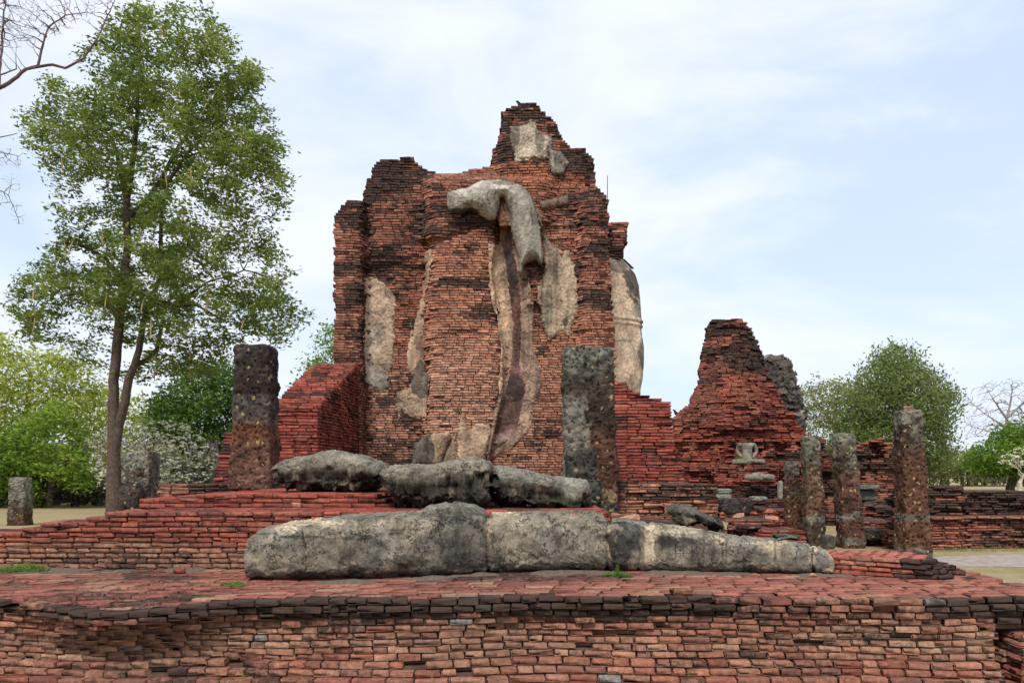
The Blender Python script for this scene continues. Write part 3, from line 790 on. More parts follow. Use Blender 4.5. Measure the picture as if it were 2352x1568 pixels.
def b2(C):
    u, v = to_uv(C)
    pil = (((v > 1016) & (v < 1040)) * (((u > 1577) & (u < 1598)) | ((u > 1640) & (u < 1652)) | ((u > 1760) & (u < 1772)) | ((u > 1805) & (u < 1832))))
    return 0.02 * (v > 1010) * (v < 1085) - 0.3 * pil + 0.09 * (v < 880) + 0.08 * (u < 1640) * (v < 960) - 0.10 * ((v > 880) & (v < 1010)) + 0.12 * (v > 1110)
def p2(C, R):
    u, v = to_uv(C)
    c = lerp(pick(RED, R[:, 0]) * 0.92, pick(OLD, R[:, 0]) * 0.9, ((fbm(C * 0.5, 3) > 0.5) | (v < 860))[:, None] * 0.8)
    pil = (((v > 1016) & (v < 1040)) * (((u > 1577) & (u < 1598)) | ((u > 1640) & (u < 1652)) | ((u > 1760) & (u < 1772)) | ((u > 1805) & (u < 1832))))[:, None]
    c = lerp(c, pick(ORG, R[:, 0]) * 1.15, pil * 0.95)
    return lerp(c, pick(ORG, R[:, 0]) * 0.9, (g1(u, 1700, 40) * g1(v, 900, 35))[:, None] * 0.7)
masonry(R2, 'ruin_bricks', P2, 30.0, d2n, 0.0, 0.075, 5.0, brick_cf(RED, 0.57, 0.07, (0.9, 0.9, 2.0), 0.9, b2, 50.0, p2), M_BRICK_FAR, M_MORTAR_RED,
        Lr=(0.25, 0.42), jit=0.04, gap=0.016, D=0.3, ragged=3, step=6, backf=lambda z: 6.0 - 0.6 * z, chf=0.014, mj=0.006, smp=2, cinset=0.1)

def steps(root, name, u0, u1, Yf, vtop, zlo, dep, pal, thr, seed, ragged=4, h=0.05, extra=None, gy=0.0):
    masonry(root, name, [(u0, vtop + random.uniform(0, 3)), ((u0 * 2 + u1) / 3, vtop), ((u0 + 2 * u1) / 3, vtop + random.uniform(0, 3)), (u1, vtop + 1), (u1 + 1, vtop + 60)], Yf,
            (lambda u, v: (fbm(np.stack([np.asarray(u, float) / 25.0, np.asarray(v, float) / 9.0, np.zeros(np.shape(u)) + seed], -1), 3) - 0.5) * 0.22) if extra is None else extra,
            zlo, h, dep, brick_cf(pal, thr, 0.09, (1.0, 1.0, 3.0), 0.92, None, seed), M_BRICK, M_MORTAR, Lr=(0.2, 0.36), jit=0.03, gap=0.013, D=0.24, ragged=ragged, step=12, smp=3, miss=0.03, tilt=0.03)
# low broken terraces between the two ruins
MT = empty('broken_terrace', (5.5, 20, 0), 'low broken terrace of dark layered bricks between the leg and the distant pyramid ruin', 'terrace')
steps(MT, 'top_step', 1640, 1905, 28.0, 1144, 0.0, 2.0, PURP, 0.47, 61.0)
steps(MT, 'red_step', 1728, 1850, 20.0, 1169, 0.0, 1.5, RED, 0.55, 62.0)
steps(MT, 'dark_step', 1672, 1800, 15.8, 1191, 0.0, 1.6, PURP, 0.42, 63.0, 8)
steps(MT, 'front_step', 1690, 1760, 14.6, 1206, 0.0, 0.9, PURP, 0.45, 64.0, 8)
steps(MT, 'red_corner', 1746, 1850, 13.6, 1215, 0.0, 0.9, RED, 0.68, 65.0, 3)
MT2 = empty('broken_terrace', (9.2, 20, 0), 'low stepped heap of dark bricks seen between the two widest speckled pillars', 'terrace')
steps(MT2, 'base_step', 1984, 2046, 18.0, 1240, 0.0, 1.2, OLD, 0.5, 66.0)
steps(MT2, 'middle_step', 1975, 2058, 19.4, 1197, 0.0, 2.3, PURP, 0.48, 67.0)
steps(MT2, 'upper_step', 1965, 2060, 22.0, 1160, 0.0, 3.0, OLD, 0.48, 68.0)
steps(MT2, 'rear_step', 1900, 2060, 25.0, 1146, 0.0, 3.0, OLD, 0.45, 69.0)
steps(MT2, 'side_pier', 2038, 2056, 17.4, 1214, 0.0, 0.5, OLD, 0.5, 70.0, 1)
# ruined wall with a niche
R3 = empty('niche_wall', (12.3, 28, 0), 'ruined brick wall with a pale red niche behind the tallest speckled pillar', 'wall')
def d3(u, v):
    u = np.asarray(u, float); v = np.asarray(v, float)
    d = 0.0 * u * v - 0.45 * ((u > 1999) & (u < 2028) & (v > 1020) & (v < 1060)) - 0.2 * ((u < 1980)) * (v > 1020)
    d = d + 0.25 * (v > 1062) - 0.2 * (v > 1080) * 1.0
    return d + (fbm(np.stack([u / 14, v / 12, 0 * u + 3], -1), 3) - .5) * 0.3
def b3(C):
    u, v = to_uv(C)
    return 0.12 - 0.4 * ((u > 1999) & (u < 2028) & (v > 1020) & (v < 1062)) - 0.3 * (v > 1078)
masonry(R3, 'wall_bricks', [(1940, 1062), (1968, 1060), (1970, 1017), (1990, 1015), (2009, 1008), (2019, 1005), (2030, 1013), (2052, 1020), (2100, 1030), (2128, 1060), (2132, 1130)], 28.0, d3, 0.0, 0.075, 1.5,
        brick_cf(ORG, 0.52, 0.08, (0.6, 0.6, 1.2), 0.9, b3, 71.0, lambda C, R: lerp(pick(ORG, R[:, 0]) * 0.85, pick(PURP, R[:, 0]), 0.4)), M_BRICK_FAR, M_MORTAR, Lr=(0.25, 0.4), jit=0.04, gap=0.016, D=0.3, ragged=3, step=6, smp=2, chf=0.014, cinset=0.1)

# long low wall at right
LR = empty('long_wall', (12, 18, 0), 'long low ledged brick wall running off at the right edge above the grass', 'wall')
def d4(u, v):
    u = np.asarray(u, float); v = np.asarray(v, float)
    d = 0.0 * u * v + 0.55 * (v > 1137) * 0.4 * (u < 2215) + 0.75 * (v > 1184) * 1.0
    d = d - 0.14 * (v > 1196) * (v < 1240)
    return d + (fbm(np.stack([u / 30, v / 9, 0 * u + 5], -1), 3) - .5) * 0.26
def b4(C):
    u, v = to_uv(C)
    return 0.14 * (v < 1186) - 0.30 * g1(u, 2190, 60) * g1(v, 1222, 22) - 0.32 * g1(u, 2180, 40) * g1(v, 1142, 7) + 0.08 * (u > 2250)
masonry(LR, 'wall_bricks', [(2052, 1132), (2060, 1120), (2135, 1121), (2150, 1117), (2213, 1119), (2218, 1127), (2300, 1129), (2500, 1131), (2700, 1133)], 18.2, d4, 0.0, 0.052, 1.6,
        brick_cf(OLD, 0.50, 0.10, (0.8, 0.8, 3.0), 0.92, b4, 81.0, lambda C, R: lerp(pick(OLD, R[:, 0]), pick(ORG, R[:, 0]) * np.array((1, .8, .8)), np.clip(g1(to_uv(C)[0], 2180, 60), 0, 1)[:, None])), M_BRICK, M_MORTAR,
        Lr=(0.2, 0.34), jit=0.028, gap=0.012, D=0.24, ragged=2, step=10, smp=3, miss=0.02, tilt=0.02)

# ------------------------------------------------------------------ far grey stepped tower
def prang():
    YY = 40.0
    vs = np.array([1010, 952, 950, 935, 920, 900, 880, 862, 845, 832, 824, 822, 820.5])
    rs = np.array([70, 66, 62, 62, 59, 55, 50, 45, 38, 30, 24, 18, 3]) * YY / F
    v = np.arange(1010, 820.4, -1.5); r = np.interp(-v, -vs, rs)
    saw = ((v - 820) / 15.0) % 1.0
    r = r * (1 + 0.03 * (saw > 0.7) - 0.02 * (saw < 0.3))
    a = np.linspace(0, 2 * np.pi, 96, endpoint=False)
    cx = XU(1768, YY)
    red = 1 / np.maximum(np.abs(np.cos(a)), np.abs(np.sin(a))); red = np.minimum(red, 1.16) * (1 + 0.03 * np.sign(np.sin(a * 12)))
    V = np.zeros((len(v), 96, 3)); V[..., 0] = cx + r[:, None] * red * np.cos(a); V[..., 1] = YY + r[:, None] * red * np.sin(a); V[..., 2] = ZV(v, YY)[:, None]
    V += (np.round(fbm(V * 2.2, 4) * 12)[..., None] / 12 - 0.5) * 0.9
    G, fs = capped(V)
    cols = np.tile((0.085, 0.07, 0.058), (len(G), 1)); cols = lerp(cols, BLK, sst(0.48, 0.6, fbm(G * 1.2, 4))[:, None] * 0.8)
    cols = lerp(cols, np.array((0.34, 0.30, 0.24)), sst(0.6, 0.68, fbm(G * 0.9 + 9, 3))[:, None] * 0.7)
    root = empty('stepped_tower', (cx, YY, 0), 'grey stepped tower peeping out behind the distant pyramid ruin', 'tower')
    mesh('tower_body', G, fs, M_STUCCO, root, cols)
    # upright antefix blades on the tiers
    first = None
    for vv in range(835, 950, 15):
        rr = np.interp(-vv, -vs, rs) * 1.07
        for q in np.arange(0, 2 * np.pi, math.pi / 12):
            f = min(1.16, 1 / max(abs(math.cos(q)), abs(math.sin(q))))
            x = cx + rr * f * math.cos(q); y = YY + rr * f * math.sin(q); z = ZV(vv, YY); s = 0.10; hh = 0.28 * random.uniform(0.5, 1)
            if math.sin(q) > 0.3 or random.random() < 0.6: continue
            if first is None:
                first = mesh('antefix', [(-s, -s, 0), (s, -s, 0), (s, s, 0), (-s, s, 0), (0, 0, .28)], [np.array([(0, 1, 4), (1, 2, 4), (2, 3, 4), (3, 0, 4)])], M_STUCCO, None, np.tile((0.07, 0.06, 0.05), (5, 1)), origin=False); o = first
            else: o = first.copy(); col.objects.link(o)
            o.parent = root; o.location = (x - cx, y - YY, z); o.scale = (1, 1, hh / .28)
    Cr = Core(); Cr.prism([(cx - 1.4, YY - 1.4), (cx + 1.4, YY - 1.4), (cx + 1.4, YY + 1.4), (cx - 1.4, YY + 1.4)], 0, ZV(1000, YY)); Cr.build('tower_base', M_MORTAR, root)
prang()

# ------------------------------------------------------------------ stucco relief patches on the tall ruin
def r1(pts): return [(689 + x * .3662, 201 + y * .3662) for x, y in pts]
def r2_(pts): return [(689 + x * .3662, 689 + y * .3662) for x, y in pts]
def inside(px, py, poly):
    poly = np.array(poly); c = np.zeros(px.shape, bool); j = len(poly) - 1
    for i in range(len(poly)):
        xi, yi = poly[i]; xj, yj = poly[j]
        if yi != yj:
            c ^= ((yi > py) != (yj > py)) & (px < (xj - xi) * (py - yi) / (yj - yi) + xi)
        j = i
    return c
def pdist(px, py, poly):
    poly = np.array(poly); d = np.full(px.shape, 1e9); j = len(poly) - 1
    for i in range(len(poly)):
        a = poly[j]; b = poly[i]; ab = b - a; L2 = (ab ** 2).sum() + 1e-9
        t = np.clip(((px - a[0]) * ab[0] + (py - a[1]) * ab[1]) / L2, 0, 1)
        d = np.minimum(d, np.hypot(px - a[0] - t * ab[0], py - a[1] - t * ab[1])); j = i
    return d
def patch(name, poly, thick, width, base, colr, mat=None, du=2.0, rag=5.0, YB=TY, dfun=drel, parent=None, spots=(), amp=0.018, extra=None, streak=0.5, label=None, smooth_base=False, stain=(0.05, 0.045, 0.04)):
    poly = np.array(poly, float)
    u = np.arange(poly[:, 0].min() - 4, poly[:, 0].max() + 4, du); v = np.arange(poly[:, 1].min() - 4, poly[:, 1].max() + 4, du)
    U, Vv = np.meshgrid(u, v)
    q = np.stack([U / 9.0, Vv / 9.0, np.zeros_like(U)], -1)
    wu = (fbm(q + 11, 3) - .5) * 2 * rag; wv = (fbm(q + 37, 3) - .5) * 2 * rag
    ins = inside(U + wu, Vv + wv, poly)
    dist = pdist(U, Vv, poly)
    t = thick * np.sqrt(np.clip(1 - (1 - np.clip(dist / width, 0, 1)) ** 2, 0, 1))
    if thick < 0.15: t = t - 0.034 * (1 - sst(0, 8, dist + (fbm(np.stack([U / 7.0, Vv / 5.0, np.zeros_like(U)], -1) + 3, 3) - .5) * 9)) - 0.012 * sst(0.6, 0.75, fbm(np.stack([U / 16.0, Vv / 12.0, np.zeros_like(U)], -1) + 9, 3))
    d = dn(U, Vv) if base is None else np.full(U.shape, base)
    if base is None:
        nb = 3
        for _ in range(2):
            e = np.pad(d, nb, mode='edge'); d = sum(e[i:i + d.shape[0], nb:-nb] for i in range(2 * nb + 1)) / (2 * nb + 1)
            e = np.pad(d, nb, mode='edge'); d = sum(e[nb:-nb, i:i + d.shape[1]] for i in range(2 * nb + 1)) / (2 * nb + 1)
        d = np.maximum(d, dn(U, Vv) - 0.02) + 0.012
    Y = YB - d - t
    p = np.stack([XU(U, YB), np.zeros_like(U), ZV(Vv, YB)], -1)
    f_ = fbm(p * 2.6 + 13, 5)
    Y = Y + (fbm(p * 2.2 + 3, 4) - .5) * amp * 2 + (np.round(f_ * 12) / 12 - f_) * (0.07 if thick > 0.15 else 0.2)
    if extra is not None: Y = Y - extra(U, Vv)
    G = np.stack([XU(U, Y), Y, ZV(Vv, Y)], -1).reshape(-1, 3)
    H, W = U.shape
    i = np.arange(H - 1)[:, None]; j = np.arange(W - 1)[None]
    Q = np.stack([i * W + j, (i + 1) * W + j, (i + 1) * W + j + 1, i * W + j + 1], -1).reshape(-1, 4)
    I = ins.reshape(-1); Q = Q[I[Q].sum(1) >= 3]
    # back skirt
    E = np.concatenate([Q[:, [0, 1]], Q[:, [1, 2]], Q[:, [2, 3]], Q[:, [3, 0]]])
    key = E[:, 0].astype(np.int64) * (H * W) + E[:, 1]; rk = E[:, 1].astype(np.int64) * (H * W) + E[:, 0]
    bd = E[~np.isin(key, rk)]
    used = np.unique(Q); rem = np.full(H * W, -1); rem[used] = np.arange(len(used))
    Gs = G[used]; bu = np.unique(bd); rb = np.full(H * W, -1); rb[bu] = len(used) + np.arange(len(bu))
    Gb = G[bu].copy(); Gb[:, 1] += 0.25 + thick
    sk = np.stack([rem[bd[:, 0]], rb[bd[:, 0]], rb[bd[:, 1]], rem[bd[:, 1]]], 1)
    V = np.vstack([Gs, Gb])
    cols = np.tile(np.array(colr, float), (len(V), 1))
    cols = cols * (0.85 + 0.3 * fbm(V * 3, 3))[:, None]
    st = sst(0.50, 0.62, fbm(V * np.array((5.0, 3.0, 0.9)) + 8, 5))[:, None] * streak
    cols = lerp(cols, np.array(stain), st)
    if len(spots): cols = paint(cols, V, spots, 1.5, 1.1)
    dd = dist.reshape(-1)[np.r_[used, bu]]
    cols = lerp(cols, cols * 0.55, ((1 - sst(0, 5, dd)) * 0.5)[:, None]) if smooth_base else cols
    o = mesh(name, V, [rem[Q], sk], mat or M_STUCCO, parent, cols, True)
    if label: o['label'] = label
    return o
TANs = (0.46, 0.31, 0.205); LG = (0.38, 0.34, 0.275)
A = r1([(920,660),(960,640),(1040,630),(1090,605),(1140,582),(1200,577),(1260,578),(1330,592),(1390,615),(1430,650),(1460,700),(1475,740),(1490,800),(1505,880),(1515,950),(1528,1060),(1520,1100),
        (1500,1100),(1480,1075),(1430,1085),(1400,1115),(1388,1180),(1370,1150),(1375,1070),(1350,980),(1325,900),(1315,800),(1295,740),(1275,685),(1255,690),(1250,760),(1225,830),(1190,835),(1120,795),(1060,775),(1000,800),(940,790),(920,740)])
def armx(U, V): return 0.10 * g1(U, 1110, 60) * g1(V, 440, 30) + 0.07 * g1(U - (V - 420) * 0.12, 1200, 26)
patch('shoulder_and_arm', A, 0.34, 30, 0.34, LG, M_STUCCO, 1.6, 2.5, parent=RU, amp=0.035, extra=armx, streak=0.3, label='pale grey smooth stucco shoulder and hanging upper arm',
      spots=[(1050, 490, 45, 10, BLK, .85), (1200, 460, 14, 30, (0.14, 0.13, 0.115), .5), (1230, 480, 10, 40, (0.10, 0.095, 0.085), .6), (1100, 440, 50, 12, (0.42, 0.39, 0.33), .6), (1160, 420, 25, 5, BLK, .6)])
Bp = r1([(1255, 700), (1300, 780), (1325, 900), (1365, 1100), (1380, 1200), (1395, 1350), (1395, 1480)]) + r2_([(1395, 250), (1385, 400), (1420, 440), (1425, 550), (1400, 680), (1370, 800), (1330, 870), (1230, 950), (1180, 1005), (1190, 930), (1230, 700), (1290, 550), (1320, 350), (1330, 150)]) + r1([(1330, 1500), (1300, 1250), (1275, 1050), (1255, 980), (1245, 800)])
patch('robe_base', [(1158,455),(1176,470),(1203,560),(1217,640),(1226,700),(1226,800),(1246,850),(1242,900),(1224,950),(1222,985),(1195,1010),(1165,1040),(1116,1060),(1124,1000),(1138,930),(1156,880),(1162,800),(1150,720),(1128,640),(1120,560),(1146,560),(1152,500)],
      0.02, 3, None, (0.33, 0.22, 0.155), M_STUCCO, 2.0, 3.0, parent=RU, amp=0.02, streak=0.4)
patch('robe_groove', Bp, 0.04, 4, None, (0.14, 0.078, 0.06), M_STUCCO, 2.0, 2.5, parent=RU, amp=0.03, streak=0.35, label='dark mauve stained groove between the robe folds',
      spots=[(1205, 860, 10, 34, (0.30, 0.17, 0.14), .6), (1175, 985, 22, 34, (0.28, 0.17, 0.15), .7), (1155, 520, 10, 40, (0.30, 0.13, 0.08), .8), (1168, 640, 16, 80, (0.06, 0.042, 0.04), .85), (1185, 900, 18, 30, (0.06, 0.04, 0.038), .8), (1190, 800, 10, 50, (0.10, 0.05, 0.045), .7), (1150, 1020, 22, 30, (0.33, 0.24, 0.21), .7), (1185, 720, 6, 40, (0.2, 0.08, 0.08), .8)])
Cp = r1([(1180, 990), (1230, 1000), (1272, 1050), (1300, 1250), (1332, 1500)]) + r2_([(1335, 200), (1310, 350), (1280, 530), (1245, 650), (1243, 500), (1260, 300), (1240, 200), (1230, 0)]) + r1([(1230, 1450), (1200, 1350), (1185, 1250), (1178, 1100)])
patch('robe_fold', Cp, 0.035, 3, None, TANs, M_STUCCO, 2.0, 2.5, parent=RU, streak=0.35, dfun=lambda u, v: np.full(np.shape(u), 0.16))
patch('robe_edge', r1([(1270, 720), (1292, 730), (1320, 800), (1335, 900), (1372, 1030), (1376, 1190), (1430, 1240), (1442, 1350), (1446, 1500)]) + r2_([(1447, 200), (1440, 420), (1500, 440), (1500, 560), (1450, 660), (1450, 790), (1375, 865), (1385, 760), (1425, 600), (1425, 440), (1395, 350), (1395, 50)]) + r1([(1392, 1450), (1380, 1250), (1345, 1050), (1315, 900), (1285, 790)]),
      0.025, 2, None, (0.38, 0.26, 0.18), M_STUCCO, 2.0, 2.0, parent=RU, streak=0.3, dfun=lambda u, v: np.full(np.shape(u), 0.20))
patch('stucco_column', r1([(1480, 740), (1505, 760), (1525, 850), (1545, 930), (1590, 1000), (1690, 1010), (1720, 1100), (1735, 1200), (1747, 1400), (1742, 1560)]) + r2_([(1750, 20), (1740, 80), (1712, 170), (1690, 240), (1640, 200), (1600, 230), (1560, 262), (1530, 200), (1510, 80), (1500, 0)]) + r1([(1500, 1480), (1490, 1250), (1510, 1220), (1535, 1150), (1530, 1050), (1515, 900), (1495, 800)]),
      0.025, 2, None, (0.38, 0.29, 0.2), M_STUCCO, 2.0, 7.0, parent=RU, streak=0.55, dfun=lambda u, v: np.full(np.shape(u), 0.24), extra=lambda U, V: 0.05 * g1(U, 1275, 3) + 0.04 * g1(U, 1262, 8) - 0.04 * g1(U, 1290, 6),
      spots=[(1262, 700, 10, 60, (0.10, 0.095, 0.08), .6), (1300, 560, 20, 20, (0.07, 0.06, 0.05), .6), (1298, 740, 8, 12, BLK, .7)], label='grey and tan stucco robe edge right of the arm')
patch('upper_stucco', r1([(1320, 240), (1400, 230), (1440, 205), (1480, 210), (1490, 260), (1560, 290), (1580, 330), (1570, 420), (1560, 450), (1450, 445), (1390, 455), (1380, 490), (1350, 480), (1330, 400), (1310, 320)]),
      0.02, 2, None, (0.40, 0.33, 0.25), M_STUCCO, 2.0, 7.0, parent=RU, streak=0.6, dfun=lambda u, v: np.full(np.shape(u), 0.26), spots=[(1185, 300, 14, 40, (0.1, 0.085, 0.075), .6), (1240, 320, 10, 40, (0.09, 0.08, 0.07), .7)], label='stucco patch near the top of the ruin')
patch('upper_stucco', r1([(1565, 300), (1585, 330), (1580, 390), (1640, 400), (1683, 470), (1660, 545), (1590, 555), (1565, 480), (1555, 400)]), 0.08, 8, None, (0.26, 0.225, 0.175), M_STUCCO, 2.0, 5.0, parent=RU, streak=0.6, dfun=lambda u, v: np.full(np.shape(u), 0.24), amp=0.06)
patch('stucco_panel', r1([(408, 1190), (440, 1180), (530, 1220), (590, 1290), (605, 1330), (602, 1560)]) + r2_([(600, 30), (595, 200), (582, 430), (555, 470), (562, 560), (500, 572), (440, 550), (405, 500), (400, 400), (400, 300)]), 0.025, 2, None, (0.37, 0.27, 0.19), M_STUCCO, 2.0, 7.0,
      parent=RU, streak=0.5, dfun=lambda u, v: np.full(np.shape(u), 0.07), spots=[(868, 760, 18, 25, (0.12, 0.10, 0.085), .6), (850, 790, 10, 40, (0.4, 0.33, 0.26), .6), (870, 880, 30, 20, (0.22, 0.20, 0.17), .8)], label='tall grey brown stucco panel at left')
patch('robe_fold', r1([(785, 1020), (830, 1015), (828, 1080), (803, 1240), (785, 1300), (780, 1560)]) + r2_([(777, 30), (777, 300), (787, 420), (812, 500), (800, 600), (795, 740), (750, 752), (700, 742), (640, 700), (622, 770), (605, 680), (600, 580), (680, 545), (710, 480), (672, 420), (667, 340), (690, 200), (710, 50)]) + r1([(700, 1560), (722, 1450), (762, 1300), (780, 1200), (785, 1100)]),
      0.04, 3, None, TANs, M_STUCCO, 2.0, 5.0, parent=RU, streak=0.3, dfun=lambda u, v: np.full(np.shape(u), 0.10), spots=[(965, 870, 22, 45, (0.09, 0.08, 0.065), .85), (975, 640, 8, 50, (0.2, 0.16, 0.12), .6), (940, 930, 30, 20, (0.28, 0.22, 0.16), .7)], label='long tan stucco fold tapering upward')
patch('stucco_foot', r2_([(1000, 760), (1020, 640), (1030, 760), (1060, 815), (1110, 770), (1190, 775), (1205, 830), (1160, 1030), (985, 1030), (985, 880)]), 0.035, 3, None, (0.42, 0.29, 0.19), M_STUCCO, 2.0, 7.0, parent=RU, streak=0.2,
      dfun=lambda u, v: np.full(np.shape(u), 0.36), spots=[(1095, 960, 12, 8, (0.45, 0.38, 0.3), .8)], label='pale tan stucco lower leg of the figure')
patch('stucco_foot', r2_([(720, 900), (790, 840), (850, 832), (942, 820), (945, 860), (905, 960), (880, 1035), (700, 1035), (705, 960)]), 0.16, 22, None, (0.40, 0.28, 0.18), M_STUCCO, 2.0, 4.0, parent=RU, streak=0.2,
      dfun=lambda u, v: np.full(np.shape(u), 0.20), spots=[(970, 1030, 28, 45, (0.10, 0.095, 0.08), .9)], label='dark grey stained stucco foot of the figure')
patch('robe_fold', r2_([(885, 1030), (910, 960), (945, 880), (985, 790), (985, 1030)]), 0.04, 8, None, (0.24, 0.17, 0.12), M_STUCCO, 2.0, 2.0, parent=RU, streak=0.3, dfun=lambda u, v: np.full(np.shape(u), 0.27))
# tan band on the grey wall joint beside the right pier
patch('stucco_ledge', r1([(1500, 720), (1560, 700), (1690, 670), (1690, 740), (1560, 760), (1515, 770)]), 0.04, 6, None, (0.26, 0.17, 0.12), M_STUCCO, 2.0, 3.0, parent=RU, streak=0.5, dfun=lambda u, v: np.full(np.shape(u), 0.27))

# standing stucco figure on the right flank of the ruin
def side_figure():
    Yc = 17.4
    vs = [585, 592, 600, 611, 633, 659, 714, 735, 740, 745, 750, 760, 772, 799, 835, 872, 894, 940, 1100]
    Rr = [1402, 1412, 1430, 1440, 1457, 1464, 1468, 1470, 1472, 1470, 1471, 1470, 1471, 1475, 1475, 1473, 1469, 1466, 1464]
    v = np.arange(585, 1100, 2.5); rr = (np.interp(v, vs, Rr) - 1392) * Yc / F
    a = np.linspace(0, 2 * np.pi, 64, endpoint=False)
    V = np.zeros((len(v), 64, 3)); V[..., 0] = XU(1392, Yc) + rr[:, None] * np.cos(a) * (1 + 0.04 * np.cos(2 * a)); V[..., 1] = Yc + 0.62 * (rr[:, None] / 0.7) ** 0.6 * np.sin(a); V[..., 2] = ZV(v, Yc)[:, None]
    n = fbm(V * 1.5 + 4, 4) - .5; V[..., 0] += n * 0.05; V[..., 1] += n * 0.06
    bandm = (g1(v, 742, 3.0) + g1(v, 752, 2.5))[:, None]; V[..., 0] += bandm * 0.025 * np.cos(a); V[..., 1] += bandm * 0.025 * np.sin(a)
    G, fs = capped(V)
    c = np.tile((0.55, 0.41, 0.29), (len(G), 1)); c = c * (0.85 + 0.3 * fbm(G * 2, 4))[:, None]
    c = paint(c, G, [(1455, 660, 22, 40, (0.05, 0.045, 0.04), .9), (1415, 612, 22, 14, (0.10, 0.085, 0.07), .85), (1475, 800, 7, 70, (0.10, 0.09, 0.08), .8), (1455, 715, 22, 20, (0.25, 0.225, 0.2), .7), (1440, 800, 16, 30, (0.50, 0.40, 0.29), .5)])  # the narrow dark strip down the right edge is painted shade
    mesh('standing_figure', G, fs, M_STUCCO, RU, c, True)['label'] = 'headless standing stucco figure on the right flank'
    B = Bricks(); z = ZV(606, 17.3); k = 0
    while z < ZV(526, 17.3):
        v_ = HV - (z - CZ) * F / 17.3; xr = XU(float(np.interp(v_, [524, 570, 606], [1435, 1434, 1416])), 17.3) + random.uniform(-0.03, 0.03)
        for q in ([(XU(1385, 17.3), 16.95), (xr, 16.95)], [(xr, 16.95), (xr, 17.7)]): edge_bricks(B, q, z, 0.055, (0.17, 0.28), 0.3, 0.02, 0.012)
        z += 0.055
    B.build('shoulder_bricks', M_BRICK, brick_cf(OLD, 0.45, 0.1), RU, True, 0.004, 0.01, 0.01)
    Cr = Core(); Cr.prism([(XU(1385, 17.3), 17.0), (XU(1428, 17.3), 17.0), (XU(1428, 17.3), 17.7), (XU(1385, 17.3), 17.7)], ZV(600, 17.3), ZV(530, 17.3)); Cr.build('shoulder_core', M_MORTAR, RU)
side_figure()

